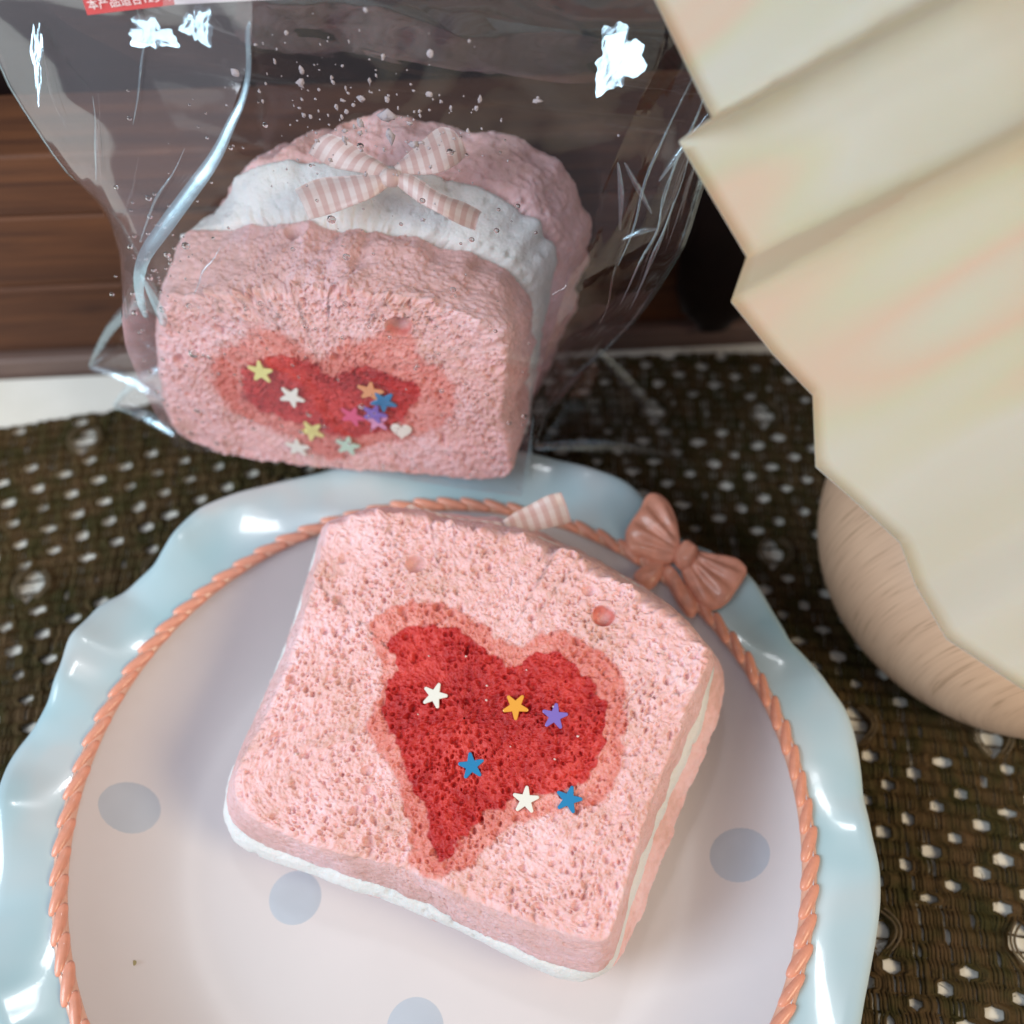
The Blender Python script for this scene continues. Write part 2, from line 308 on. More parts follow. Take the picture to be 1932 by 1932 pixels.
for k, x0 in enumerate(np.arange(-17, 18.6, SPC)):
    x0 = x0 + hr.normal() * .008
    top = float(edge_y(x0)); t = np.arange(-13, top - g(x0), .055)
    xx = np.full_like(t, x0); xx = xx + .02 * np.sin(t * 1.7 + k) + push(xx, t)
    y = t + g(xx)
    z = .14 + .04 * np.sin(t / ROW * 2 * np.pi + .8) + .02 * np.sin(k * 1.3 + t * 3) + .01 * hr.normal()
    Pp = np.stack([xx, y, z], 1)
    keep = ~plate_mask(xx, y) & (y > -11) & ~((np.hypot(xx - 15.6, y - 7.6) < 4.0))
    idx = np.where(keep)[0]
    if len(idx) < 3: continue
    for seg in np.split(idx, np.where(np.diff(idx) > 1)[0] + 1):
        paths.append((Pp[seg], np.full(len(seg), .050) * (1 + .15 * hr.normal())))
V, F = tubes(paths, .04)
o = mk('warp_threads', V, F, M_thread, mat_root); o['kind'] = 'stuff'
paths = []
for r in range(-36, 48):
    t0 = (r + .5) * ROW
    x = np.arange(-17, 18.4, .075)
    y = t0 + g(x) + .02 * np.sin(x * 2.3 + r * 2)
    z = .10 + .04 * np.sin(x / SPC * np.pi * .5 + r * np.pi)
    Pp = np.stack([x, y, z], 1)
    keep = ~plate_mask(x, y) & (y > -11) & (y < edge_y(x) - .1) & ~((np.hypot(x - 15.6, y - 7.6) < 4.0))
    idx = np.where(keep)[0]
    if len(idx) < 3: continue
    for seg in np.split(idx, np.where(np.diff(idx) > 1)[0] + 1):
        paths.append((Pp[seg], .022 + .012 * np.abs(np.sin(x[seg] * 9))))
V, F = tubes(paths, .04)
o = mk('weft_threads', V, F, M_thread, mat_root); o['kind'] = 'stuff'
paths = []
for i in range(7000):
    x = hr.uniform(-16, 17.5); y = hr.uniform(-10, 16.2)
    if plate_mask(x, y) or y > float(edge_y(x)) - .1 or np.hypot(x - 15.6, y - 7.6) < 4.6: continue
    a = hr.uniform(0, 6.28) if hr.random() < .5 else hr.normal() * .3 + 1.57; L = hr.uniform(.08, .26); s_ = np.linspace(0, 1, 4)
    P_ = np.stack([x + L * s_ * math.cos(a) + .05 * s_ ** 2 * hr.normal(), y + L * s_ * math.sin(a) + .05 * s_ ** 2 * hr.normal(), .17 + .05 * np.sin(np.pi * s_) * hr.uniform(0, 1.5)], 1)
    paths.append((P_, np.array([.010, .009, .007, .003])))
V, F = tubes(paths, .01)
o = mk('loose_fibres', V, F, M_thread, mat_root); o['kind'] = 'stuff'
# pulled decorative thread tufts in the flower bands
M_tuft = plain('olive_thread', (.11, .08, .045), .7, .3, 0, .3, 3)
paths = []
for hx, ht, w_, h_ in holes:
    if w_ < .34 or abs(hx) > 16.3: continue
    y0 = ht + g(hx)
    if plate_mask(hx, y0) or y0 > float(edge_y(hx)) - .6 or y0 < -11: continue
    for k in range(4):
        s_ = np.linspace(-1, 1, 11); side = -1 if k % 2 else 1
        off = .10 + .05 * k
        P_ = np.stack([hx + side * (off + .28 * (1 - s_ ** 2)) + .1, y0 + s_ * (.42 + .03 * k), .27 + .08 * (1 - s_ ** 2) + .01 * k], 1)
        paths.append((P_, np.full(11, .034)))
V, F = tubes(paths, .03)
o = mk('pulled_threads', V, F, M_tuft, mat_root); o['kind'] = 'stuff'

# ================================================================== PLATE
plate = empty('plate', (0, 0, 0))
tag(plate, 'round white ceramic plate with wavy pale blue rim, coral rope border and moulded bow', 'plate')
rim_pts = [(-26.6,9.99),(-23.2,9.95),(-19.5,9.96),(-15.5,10.0),(-10.7,10.04),(-7.1,10.03),(-2.7,9.92),(2.4,9.91),(8.2,10.07),(11.8,10.11),(14.7,10.09),(17.6,9.97),(23.7,9.87),(26.7,9.78),(32.2,9.99),(36.6,10.08),(40.3,10.07),(44.0,9.86),(48.5,9.75),(51.6,9.84),(55.1,10.11),(58.8,10.25),(62.7,10.33),(67.9,10.24),(74.4,10.28),(80.3,10.32),(88,10.2),(97,10.4),(105,10.2),(114.4,10.26),(124.8,10.5),(129.9,10.54),(133.5,10.39),(140.4,10.04),(146.1,10.25),(149.5,10.42),(152.7,10.33),(156.3,10.3),(160.0,10.09),(164.6,9.98),(168.5,10.04),(171.7,10.2),(174.1,10.26),(178.2,10.16),(183.8,9.96),(187.5,9.91)]
k = 198
while k < 328: rim_pts.append((k, 10.1 + .13 * math.cos(math.radians((k - 200) * 17)))); k += 5
ra = np.array(rim_pts); NA = 720
ph = np.linspace(0, 360, NA, endpoint=False)
Rout = np.interp(ph, np.r_[ra[:, 0], ra[:, 0] + 360], np.r_[ra[:, 1], ra[:, 1]])
Rout = np.where(ph > 333.4 - .001, np.interp(ph - 360, ra[:, 0], ra[:, 1]), Rout)
ker = np.hanning(9); ker /= ker.sum()
Rout = np.convolve(np.r_[Rout[-4:], Rout, Rout[:4]], ker, 'valid')
phr = np.radians(ph)
slow = np.convolve(np.r_[Rout[-60:], Rout, Rout[:60]], np.ones(121) / 121, 'valid')
wave = np.roll(Rout - slow, 11); Rout = slow + (Rout - slow) * 1.05
def zwell(r): return .85 + np.where(r > 5.4, ((np.maximum(r, 5.4) - 5.4) / 3.1) ** 2.3 * 1.75, 0)
rr = np.r_[np.linspace(0.01, 5.4, 14), np.linspace(5.6, 8.6, 26)]
V = np.stack([rr[:, None] * np.cos(phr), rr[:, None] * np.sin(phr), np.repeat(zwell(rr)[:, None], NA, 1)], -1).reshape(-1, 3)
mk('well', V, gridF(len(rr), NA, True), M_glaze, plate)
ts = np.r_[0, .06, .15, .3, .45, .6, .75, .86, .93, .97, 1.0]
rows = []
for t in ts:
    r = 8.45 + (Rout - 8.45) * t
    z = 2.52 + .42 * t ** .8 + (1.3 * wave) * t ** 1.5 - .10 * max(0, (t - .86) / .14) ** 2
    rows.append(np.stack([r * np.cos(phr), r * np.sin(phr), z], -1))
last = rows[-1].copy()
for dr, dz in ((.02, -.07), (0, -.15), (-.08, -.21)):
    q = last.copy(); f = (Rout + dr) / Rout; q[:, 0] *= f; q[:, 1] *= f; q[:, 2] += dz; rows.append(q)
q = last.copy(); f = 8.3 / Rout; q[:, 0] *= f; q[:, 1] *= f; q[:, 2] = 2.15; rows.append(q)
for r, z in ((7.3, 1.1), (6.2, .55), (5.6, .45)): rows.append(np.stack([r * np.cos(phr), r * np.sin(phr), np.full(NA, z)], -1))
mk('rim', np.concatenate(rows), gridF(len(rows), NA, True), M_rim, plate)
fr = [(5.7, .6), (5.75, .27), (5.55, .25), (5.45, .6)]
V = np.concatenate([np.stack([r * np.cos(phr[::6]), r * np.sin(phr[::6]), np.full(NA // 6, z)], -1) for r, z in fr])
mk('foot_ring', V, gridF(4, NA // 6, True), M_foot, plate)
# printed dots, laid as thin discs on the glaze
for i, (x, y, r) in enumerate([(-7.51, .37, .62), (-3.43, -1.52, .64), (7.16, -.56, .66), (-.41, -4.3, .66)]):
    rs = np.r_[.001, np.linspace(.15, 1, 5)] * r; t = np.linspace(0, 2 * np.pi, 40, endpoint=False)
    X = x + rs[:, None] * np.cos(t); Y = y + rs[:, None] * np.sin(t); Z = zwell(np.hypot(X, Y)) + .012
    Z[-1] -= .014
    mk('dot', np.stack([X, Y, Z], -1).reshape(-1, 3), gridF(len(rs), 40, True), M_dot, plate)
t = np.linspace(0, 2 * np.pi, 10, endpoint=False)
mk('glaze_speck', [(-6.75 + .07 * math.cos(a), -3.1 + .06 * math.sin(a), float(zwell(np.hypot(-6.75, -3.1))) + .02 + .02 * math.cos(a)) for a in t], [tuple(range(10))], plain('ochre_speck', (.34, .27, .11), .4), plate)
# rope border: slanted beads
bead = None
NB = 84
nu, nv = 12, 10
u = np.linspace(0, np.pi, nu); vv = np.linspace(0, 2 * np.pi, nv, endpoint=False)
Vb = np.stack([-.43 * np.cos(u)[:, None] + 0 * vv, .145 * (np.sin(u) ** .65)[:, None] * np.cos(vv) + (.13 * np.cos(u))[:, None] * 1.0, .13 * (np.sin(u) ** .65)[:, None] * np.sin(vv)], -1).reshape(-1, 3)
for i in range(NB):
    a = 2 * math.pi * i / NB
    if bead is None: bead = mk('rope_bead', Vb, gridF(nu, nv, True), M_coral, plate); o = bead
    else:
        o = bead.copy(); sc.collection.objects.link(o); o.parent = plate
    o.location = Vector((8.53 * math.cos(a), 8.53 * math.sin(a), 2.66)) * S
    o.rotation_euler = (0, 0, a + math.pi / 2 + random.uniform(-.04, .04)); o.scale = (1, random.uniform(.92, 1.08), 1)
t = phr[::2]
V = np.concatenate([np.stack([(8.53 + .17 * math.cos(a)) * np.cos(t), (8.53 + .17 * math.cos(a)) * np.sin(t), np.full(len(t), 2.60 + .12 * math.sin(a))], -1) for a in np.linspace(-.3, math.pi + .3, 7)])
M_corallight = plain('light_coral_glaze', (.72, .40, .29), .25, .5, .5, .1, 3.0)
mk('rope_core', V, gridF(7, len(t), True), M_corallight, plate)
# moulded bow on the rim
bow = mk('moulded_bow', [(6.2, 6.69, 2.8), (6.3, 6.7, 2.8), (6.2, 6.8, 2.8)], [(0, 1, 2)], M_coral, plate)
UL=[(6.1,7.08),(6.04,7.81),(5.87,8.26),(5.68,8.47),(5.45,8.54),(5.29,8.44),(5.17,8.14),(4.93,7.82),(4.79,7.6),(4.79,7.19),(4.87,7.0),(5.18,6.9),(5.49,6.73),(5.77,6.68),(5.99,6.79)]
LR=[(6.45,6.91),(6.78,6.74),(7.28,6.64),(7.56,6.54),(7.75,6.28),(7.69,6.12),(7.45,5.8),(7.25,5.51),(6.93,5.33),(6.64,5.42),(6.44,5.81),(6.27,6.16),(6.2,6.49)]
KN=[(6.2,7.2),(6.48,7.05),(6.62,6.85),(6.42,6.42),(6.15,6.3),(5.88,6.68)]
TAIL1=[(5.77,6.65),(6.0,6.46),(6.3,5.81),(6.53,5.31),(6.31,5.09),(6.06,5.45),(5.8,6.05),(5.59,6.4)]
TAIL2=[(5.77,6.68),(5.49,6.75),(5.02,6.52),(4.85,6.34),(5.08,5.94),(5.39,5.98),(5.66,6.33)]
def relief(name, poly, h, base, kx, ky, nr, amp, mat, parent, powr=4):
    p = chaikin(poly, 2); c0 = p.mean(0); rs = np.linspace(0.001, 1, 22)
    X = c0[0] + (p[:, 0] - c0[0])[None] * rs[:, None]; Y = c0[1] + (p[:, 1] - c0[1])[None] * rs[:, None]
    ang = np.arctan2(Y - ky, X - kx); d = np.hypot(X - kx, Y - ky)
    hh = h * (1 - rs[:, None] ** powr) + amp * np.sin(ang * nr) * np.clip(1.2 - rs[:, None] ** 3, 0, 1) * np.clip(d * 1.3, 0, 1) * (1 - rs[:, None] ** 6)
    Z = base + hh + .05 * (np.hypot(X, Y) - 8.5) * 4
    Z[-1] -= .15
    return mk(name, np.stack([X, Y, Z], -1).reshape(-1, 3), gridF(len(rs), len(p), True), mat, parent)
relief('bow_tail', TAIL1, .12, 2.74, 6.2, 6.75, 9, .03, M_coral, bow)
relief('bow_tail', TAIL2, .12, 2.74, 6.2, 6.75, 9, .03, M_coral, bow)
relief('bow_loop', [(5.45 + (x - 5.45) * 1.12, 7.6 + (y - 7.6) * 1.12) for x, y in UL], .12, 2.86, 6.35, 6.65, 20, .055, M_coral, bow)
relief('bow_loop', [(7.05 + (x - 7.05) * 1.12, 6.1 + (y - 6.1) * 1.12) for x, y in LR], .12, 2.86, 6.05, 6.95, 20, .055, M_coral, bow)
relief('bow_knot', KN, .24, 2.92, 7.6, 7.9, 26, .04, M_coral, bow)

# ================================================================== TOY TOASTS
def height_map(seed, big=(), wid=12.0, res=.016, dens=1.0):
    n = int(wid / res); H = np.zeros((n, n)); rg = np.random.default_rng(seed)
    H += .07 * (vnoise((n, n), 60, seed) - .5) + .05 * (vnoise((n, n), 13, seed + 1) - .5) + .04 * (vnoise((n, n), 5, seed + 2) - .5) + .03 * (vnoise((n, n), 2.4, seed + 3) - .5)
    def stamp(cx, cy, r, dep, ex=1.0, a=0.):
        k = int(r / res) + 2; i = int(cx / res); j = int(cy / res)
        if i < k or j < k or i >= n - k or j >= n - k: return
        yy, xx = np.mgrid[-k:k + 1, -k:k + 1] * res
        u_ = xx * math.cos(a) + yy * math.sin(a); v_ = (-xx * math.sin(a) + yy * math.cos(a)) * ex
        q = np.hypot(u_, v_) / r
        s = np.where(q < 1, -dep * np.sqrt(np.clip(1 - q ** 2, 0, 1)), .06 * dep * np.exp(-((q - 1.1) / .18) ** 2))
        s = np.where(q < 1.5, s, 0)
        sub = H[j - k:j + k + 1, i - k:i + k + 1]
        H[j - k:j + k + 1, i - k:i + k + 1] = np.where(q < 1, np.minimum(sub, sub * .4 + s), sub + s)
    nn = int(15000 * dens)
    for cx, cy, r, ex, a in zip(rg.uniform(0, wid, nn), rg.uniform(0, wid, nn), rg.gamma(2.2, .009, nn) + .020, rg.uniform(1, 1.5, nn), rg.uniform(0, 3.1, nn)):
        stamp(cx, cy, r, r * rg.uniform(.8, 1.6), ex, a)
    for cx, cy, r, a in zip(rg.uniform(0, wid, 150), rg.uniform(0, wid, 150), rg.uniform(.06, .11, 150), rg.uniform(0, 3.1, 150)):
        stamp(cx, cy, r, r * 1.1, 1.5, a)
    H -= H.mean()
    for x, y, r in big: stamp(x + wid / 2, y + wid / 2, r, r * .95, 1.15, .4)
    return H
def polar(outline, c, N_, sm=3):
    p = chaikin(np.array(outline, float) - c, 1)
    a = np.arctan2(p[:, 1], p[:, 0]); r = np.hypot(p[:, 0], p[:, 1]); o_ = np.argsort(a); a = a[o_]; r = r[o_]
    th = np.linspace(-np.pi, np.pi, N_, endpoint=False)
    R = np.interp(th, np.r_[a - 2 * np.pi, a, a + 2 * np.pi], np.r_[r, r, r])
    if sm: 
        k_ = np.hanning(2 * sm + 3); k_ /= k_.sum(); R = np.convolve(np.r_[R[-sm - 1:], R, R[:sm + 1]], k_, 'valid')
    return th, R
def sdist(px, py, poly):
    p = np.asarray(poly); q = np.roll(p, -1, 0); d2 = np.full(px.shape, 1e9)
    for (x1, y1), (x2, y2) in zip(p, q):
        ex, ey = x2 - x1, y2 - y1; t = np.clip(((px - x1) * ex + (py - y1) * ey) / (ex * ex + ey * ey + 1e-12), 0, 1)
        d2 = np.minimum(d2, (px - x1 - t * ex) ** 2 + (py - y1 - t * ey) ** 2)
    d = np.sqrt(d2); return np.where(inside(px, py, p), d, -d)
def dye_attr(o, name, vals):
    a = o.data.attributes.new(name, 'FLOAT', 'POINT'); a.data.foreach_set('value', np.asarray(vals, np.float32))
def submesh(V, F, mask):
    f = F[mask]; ids, inv = np.unique(f, return_inverse=True)
    return V[ids], inv.reshape(f.shape)
def slab(name, c, o0, o1, d0, d1, H, H2, mat, parent, N_=900, Jr=150, Js=44, rough_edge=.06, corner=.06, bulge=.1, seed=1, zones=(), wid=12.0, crumb=None, crust=None, bleed=.05):
    """a slice of sponge: porous face at depth d0 (outline o0), sides running back to depth d1 (outline o1)"""
    c = np.array(c, float)
    th, R0 = polar(o0, c, N_); _, R1 = polar(o1, c, N_)
    jag = smoothrand(N_, 60, seed) * .5 + smoothrand(N_, 170, seed + 1) * .5 + smoothrand(N_, 330, seed + 2) * .35
    w_top = np.ones(N_) if crumb is None else crumb(th)
    J0 = jag * rough_edge * w_top; R0 = R0 + J0
    R1 = R1 + smoothrand(N_, 90, seed + 5) * rough_edge * .5
    rs = np.linspace(.002, 1, Jr) ** .85
    ct, st = np.cos(th), np.sin(th)
    Rf = R0 - corner
    X = c[0] + rs[:, None] * Rf * ct; Y = c[1] + rs[:, None] * Rf * st
    hf = sample(H, X, Y, wid / H.shape[0], -wid / 2, -wid / 2)
    face = np.stack([X, Y, -d0 + hf], -1)
    # sides
    s = np.linspace(0, 1, Js + 1)[1:] ** 1.4
    arc = th * R0.mean()
    prof_c = []
    D = d1 - d0
    for k_, q in enumerate(s):
        dd = q * D
        if dd < corner: off = -corner + math.sqrt(max(0, corner ** 2 - (corner - dd) ** 2)); 
        elif D - dd < corner: off = -corner + math.sqrt(max(0, corner ** 2 - (corner - (D - dd)) ** 2))
        else: off = 0
        e = q ** .8
        R = (R0 - J0) * (1 - e) + R1 * e + off + J0 * math.exp(-dd / .12) + bulge * math.sin(math.pi * q) ** .7
        hs = sample(H2, (arc * .85 + .3) % (wid - 1) - wid / 2 + .5, np.full(N_, dd + 1.0 - wid / 2 + 2 * (d0 % 3)), wid / H2.shape[0], -wid / 2, -wid / 2)
        hs = hs * min(1, dd / .10)
        R = R + hs
        prof_c.append(np.stack([c[0] + R * ct, c[1] + R * st, np.full(N_, -(d0 + dd)) + (sample(H, c[0] + Rf * ct, c[1] + Rf * st, wid / H.shape[0], -wid / 2, -wid / 2) * max(0., 1 - dd / .05))], -1))
    back = []
    for q in (.9, .6, .3, .01):
        R = (R1 - corner) * q
        back.append(np.stack([c[0] + R * ct, c[1] + R * st, np.full(N_, -d1)], -1))
    V = np.concatenate([face.reshape(-1, 3), np.concatenate(prof_c), np.concatenate(back)])
    F = gridF(Jr + Js + 4, N_, True)
    cen = V[F].mean(1)
    rest = np.ones(len(F), bool); out = None
    isface = np.zeros(len(F), bool); isface[:(Jr - 1) * N_] = True
    subs = []
    jit = vnoise((400, 400), 6, seed + 9) - .5; jit2 = vnoise((400, 400), 6, seed + 19) - .5
    jit = jit + .5 * (vnoise((400, 400), 2.5, seed + 29) - .5)
    jx = sample(jit, cen[:, 0], cen[:, 1], .03, -6, -6) * .19; jy = sample(jit2, cen[:, 0], cen[:, 1], .03, -6, -6) * .16
    for zn, poly, zm in zones:
        mk_ = isface & rest & inside(cen[:, 0] + jx, cen[:, 1] + jy, chaikin(poly, 2))
        subs.append((zn, mk_, zm)); rest &= ~mk_
    def dyed(o, v_):
        if not zones: return
        kx = sample(jit, v_[:, 0], v_[:, 1], .03, -6, -6) * .19; ky = sample(jit2, v_[:, 0], v_[:, 1], .03, -6, -6) * .16
        onf = np.clip(1 - (-d0 - v_[:, 2] - .15) / .15, 0, 1)
        for at, idx, wd in (('dye_red', 0, bleed), ('dye_coral', 1, bleed * 1.8)):
            s_ = sdist(v_[:, 0] + kx, v_[:, 1] + ky, chaikin(zones[idx][1], 1)); dye_attr(o, at, onf * np.clip(.5 + s_ / (2 * wd), 0, 1))
        if len(zones) > 2:
            s_ = sdist(v_[:, 0] + kx * .4, v_[:, 1] + ky * .4, zones[2][1]); o.data.attributes['dye_coral'].data.foreach_get('value', (tmp := np.empty(len(v_), np.float32))); o.data.attributes['dye_coral'].data.foreach_set('value', np.maximum(tmp, onf * np.clip(.5 + s_ / .06, 0, 1)).astype(np.float32))
    side = np.zeros(len(F), bool)
    if crust is not None: side[(Jr + crust) * N_:] = True; side &= rest; rest &= ~side
    v_, f_ = submesh(V, F, rest)
    out = mk(name, v_, f_[:, ::1], mat, parent); dyed(out, v_)
    if crust is not None:
        v_, f_ = submesh(V, F, side); mk('crust', v_, f_, M_crust, out)
    for zn, mk_, zm in subs:
        v_, f_ = submesh(V, F, mk_); dyed(mk(zn, v_, f_, zm, out), v_)
    return out
def clampy(o, y0): return [(x, max(y, y0)) for x, y in o]
topw = lambda th: np.where((th > .35) & (th < 2.8), 2.0, .4)

tf = empty('toy_toast', front_frame[0], [front_frame[1], front_frame[2], front_frame[3]])
tag(tf, 'unwrapped pink foam toast with a big red heart, lying flat on the plate', 'toy toast', 'foam toast toys')
big = [(x, y, r) for (x, y), r in zip(F_pores, (.24, .27, .12, .1, .14, .13, .12, .15, .1))]
HF = height_map(11, big); HS = height_map(23, dens=.8)
slab('front_slice', (0, 0), F_face, F_d1, 0, 1.25, HF, HS * .5, M_face, tf, 1100, 270, 56, .065, .05, .05, 5,
     (('red_heart', F_heart, M_face), ('heart_border', F_bord, M_face), ('coral_stain', [(F_pores[1][0] + .27 * math.cos(a) * (1 + .2 * math.sin(3 * a)), F_pores[1][1] + .23 * math.sin(a)) for a in np.linspace(0, 6.2, 14)], M_face)), crumb=topw, crust=6)
HC = height_map(31, dens=.15) + .16 * (vnoise((750, 750), 38, 99) - .5)
F_d2 = [(a[0] * .99, a[1] * .98) for a in F_d2]
slab('cream_layer', (0, 0), [(a[0] * .995, a[1] * .99) for a in F_d1], F_d2, 1.22, 1.75, HC * .5, HC * .5, M_cream, tf, 700, 8, 16, .03, .1, .05, 6)
slab('back_slice', (0, 0), F_d2, F_d3, 1.72, 2.6, HS, HS * .8, M_pink, tf, 700, 8, 22, .04, .2, .08, 8)

tr = empty('toy_toast', rear_frame[0], [rear_frame[1], rear_frame[2], rear_frame[3]])
tag(tr, 'pink foam toast with a gingham bow on top, standing inside the clear bag', 'toy toast', 'foam toast toys')
bigr = [(x, y - 2.7, r) for (x, y), r in zip(R_pores, (.33, .14, .2, .16, .2, .2, .14))]
HR = height_map(41, bigr); HRS = height_map(43, [(1, -3.3, .3), (-1.2, -2.9, .25)])
def shift(o, dy): return [(x, y + dy) for x, y in o]
trs = empty('x', (0, 0, 0)); bpy.data.objects.remove(trs)
# the rear toast's outlines are measured from its base line; build them round its middle
rf = np.array(rear_frame[0]) + np.array(rear_frame[2]) * 2.7
m4 = Matrix([rear_frame[1], rear_frame[2], rear_frame[3]]).transposed().to_4x4(); m4.translation = Vector(rf) * S; tr.matrix_world = m4
RF, R1_, R2_, R3_ = [shift(clampy(o_, y_), -2.7) for o_, y_ in ((R_face, -9), (R_d1, -.35), (R_d2, -.3), (R_d3, -.3))]
slab('front_slice', (0, 0), RF, R1_, 0, 2.0, HR, HRS * .8 + .20 * (vnoise((750, 750), 30, 97) - .5), M_face, tr, 900, 190, 80, .10, .09, .04, 15,
     (('red_heart', shift(R_heart, -2.7), M_face), ('heart_border', shift(R_bord, -2.7), M_face)), crumb=topw, crust=5, bleed=.11)
slab('cream_layer', (0, 0), R1_, R2_, 1.98, 3.2, HC * .6, HC * .7, M_cream, tr, 700, 8, 26, .13, .15, .04, 16)
slab('back_slice', (0, 0), R2_, R3_, 3.18, 5.0, HRS, HRS * .8 + .22 * (vnoise((750, 750), 34, 98) - .5), M_pink, tr, 700, 8, 40, .14, .3, .10, 18)

# ------------------------------------------------------------------ gingham ribbon bows (glued to the toasts: parts)
M_rib, nt, b = nodes('gingham_ribbon')
uvn = N(nt, 'ShaderNodeTexCoord'); sep = N(nt, 'ShaderNodeSeparateXYZ'); nt.links.new(uvn.outputs['UV'], sep.inputs[0])
def band(out, scale):
    m1 = N(nt, 'ShaderNodeMath', operation='MULTIPLY'); m1.inputs[1].default_value = scale; nt.links.new(out, m1.inputs[0])
    fr_ = N(nt, 'ShaderNodeMath', operation='FRACT'); nt.links.new(m1.outputs[0], fr_.inputs[0])
    gt = N(nt, 'ShaderNodeMath', operation='GREATER_THAN'); gt.inputs[1].default_value = .5; nt.links.new(fr_.outputs[0], gt.inputs[0]); return gt.outputs[0]
bu = band(sep.outputs[0], 3.4); bv = band(sep.outputs[1], 2.5)
wt = N(nt, 'ShaderNodeMath', operation='MULTIPLY'); wt.inputs[1].default_value = .22; nt.links.new(bv, wt.inputs[0])
wu = N(nt, 'ShaderNodeMath', operation='MULTIPLY'); wu.inputs[1].default_value = .65; nt.links.new(bu, wu.inputs[0])
ad = N(nt, 'ShaderNodeMath', operation='ADD'); nt.links.new(wt.outputs[0], ad.inputs[0]); nt.links.new(wu.outputs[0], ad.inputs[1])
nt.links.new(ramp(nt, ad.outputs[0], [(0, (.78, .66, .64)), (.3, (.74, .58, .55)), (.65, (.66, .45, .42)), (1.0, (.62, .39, .36))]), b.inputs['Base Color'])
b.inputs['Roughness'].default_value = .35; b.inputs['Alpha'].default_value = .78; b.inputs['Transmission Weight'].default_value = 0.0; b.inputs['Sheen Weight'].default_value = .3
def ribbon(name, A, B, parent, wave=.03, vlen=.75, n=28, m_=9):
    A = chaikin(A, 2, False); B = chaikin(B, 2, False)
    def rs_(P):
        d = np.r_[0, np.cumsum(np.linalg.norm(np.diff(P, axis=0), axis=1))]; t_ = np.linspace(0, d[-1], n)
        return np.stack([np.interp(t_, d, P[:, k]) for k in range(3)], 1), d[-1]
    A, la = rs_(A); B, lb = rs_(B); L = (la + lb) / 2
    V = []; U = []
    for sgn in (1, -1):
        for j in range(m_):
            q = j / (m_ - 1); P = A * (1 - q) + B * q
            P[:, 2] += .10 * math.sin(math.pi * q) + wave * np.sin(np.linspace(0, 9, n) + 2 * q) + sgn * .008
            V.append(P); U.append(np.stack([np.linspace(0, L, n), np.full(n, q * vlen)], 1))
    F = np.concatenate([gridF(m_, n), gridF(m_, n)[:, ::-1] + m_ * n])
    # rim between the two skins
    e = [j * n for j in range(m_)]; f = [j * n + n - 1 for j in range(m_)]; t_ = list(range(n)); b_ = [(m_ - 1) * n + k for k in range(n)]
    for L_ in (e, f, t_, b_):
        F = np.concatenate([F, np.array([(L_[k], L_[k + 1], L_[k + 1] + m_ * n, L_[k] + m_ * n) for k in range(len(L_) - 1)])])
    Mi = parent.matrix_world.inverted() if parent.name.startswith('toy') else parent.parent.matrix_world.inverted()
    Mi = np.array(Mi); V = np.vstack(V) * S; V = (V @ Mi[:3, :3].T + Mi[:3, 3]) / S
    return mk(name, V, F, M_rib, parent, uv=np.vstack(U))
def knot(parent, c, r=(.28, .22, .22)):
    u = np.linspace(0, np.pi, 12); vv = np.linspace(0, 2 * np.pi, 16, endpoint=False)
    V = np.stack([c[0] + r[0] * np.cos(u)[:, None] + 0 * vv, c[1] + r[1] * np.sin(u)[:, None] * np.cos(vv) * (1 + .12 * np.cos(4 * vv)), c[2] + r[2] * np.sin(u)[:, None] * np.sin(vv)], -1).reshape(-1, 3)
    Mi = np.array(parent.matrix_world.inverted()); V = V * S; V = (V @ Mi[:3, :3].T + Mi[:3, 3]) / S
    U = np.stack([np.repeat(np.linspace(0, .5, 12), 16), np.tile(np.linspace(0, .6, 16), 12)], 1)
    return mk('bow_knot', V, gridF(12, 16, True), M_rib, parent, uv=U)
bpy.context.view_layer.update()
kn = knot(tr, (-1.17, 12.12, 10.78)); kn['label'] = 'knot of the gingham ribbon bow'
bpy.context.view_layer.update()
ribbon('ribbon_loop', [(-2.63,13.05,11.25),(-2.04,12.77,11.2),(-1.41,12.51,10.9),(-1.14,12.27,10.8)], [(-3.15,12.96,10.75),(-2.42,12.38,10.8),(-1.7,12.19,10.8),(-1.22,12.07,10.75)], kn)
ribbon('ribbon_tail', [(-3.47,12.26,10.3),(-2.78,12.48,10.5),(-1.94,12.28,10.75),(-1.19,12.1,10.8)], [(-3.06,11.39,10.15),(-2.31,11.52,10.4),(-1.62,11.55,10.6),(-1.2,12.0,10.7)], kn)
ribbon('ribbon_loop', [(-1.12,12.45,10.8),(-.69,12.7,11.1),(-.15,13.17,11.4),(.21,13.03,11.4),(.44,12.79,11.3)], [(-1.05,12.18,10.8),(-.56,12.14,10.9),(-.02,12.01,11.0),(.32,12.27,11.0),(.55,12.72,11.0)], kn)
ribbon('ribbon_tail', [(-1.14,12.27,10.8),(-.62,12.06,10.9),(-.02,11.6,10.8),(.49,11.64,10.5),(.9,11.66,10.2)], [(-1.08,11.99,10.7),(-.49,11.42,10.7),(.04,11.07,10.6),(.37,11.1,10.35),(.77,11.22,10.1)], kn)
kf = knot(tf, (.45, 6.75, 4.35)); kf['label'] = 'knot of the gingham ribbon bow'
bpy.context.view_layer.update()
ribbon('ribbon_loop', [(1.41,6.77,4.6),(2.03,7.06,4.9),(2.5,7.21,5.1),(2.88,7.31,5.1)], [(1.54,6.59,4.3),(2.09,6.61,4.4),(2.64,6.62,4.5),(3.16,6.86,4.5)], kf)
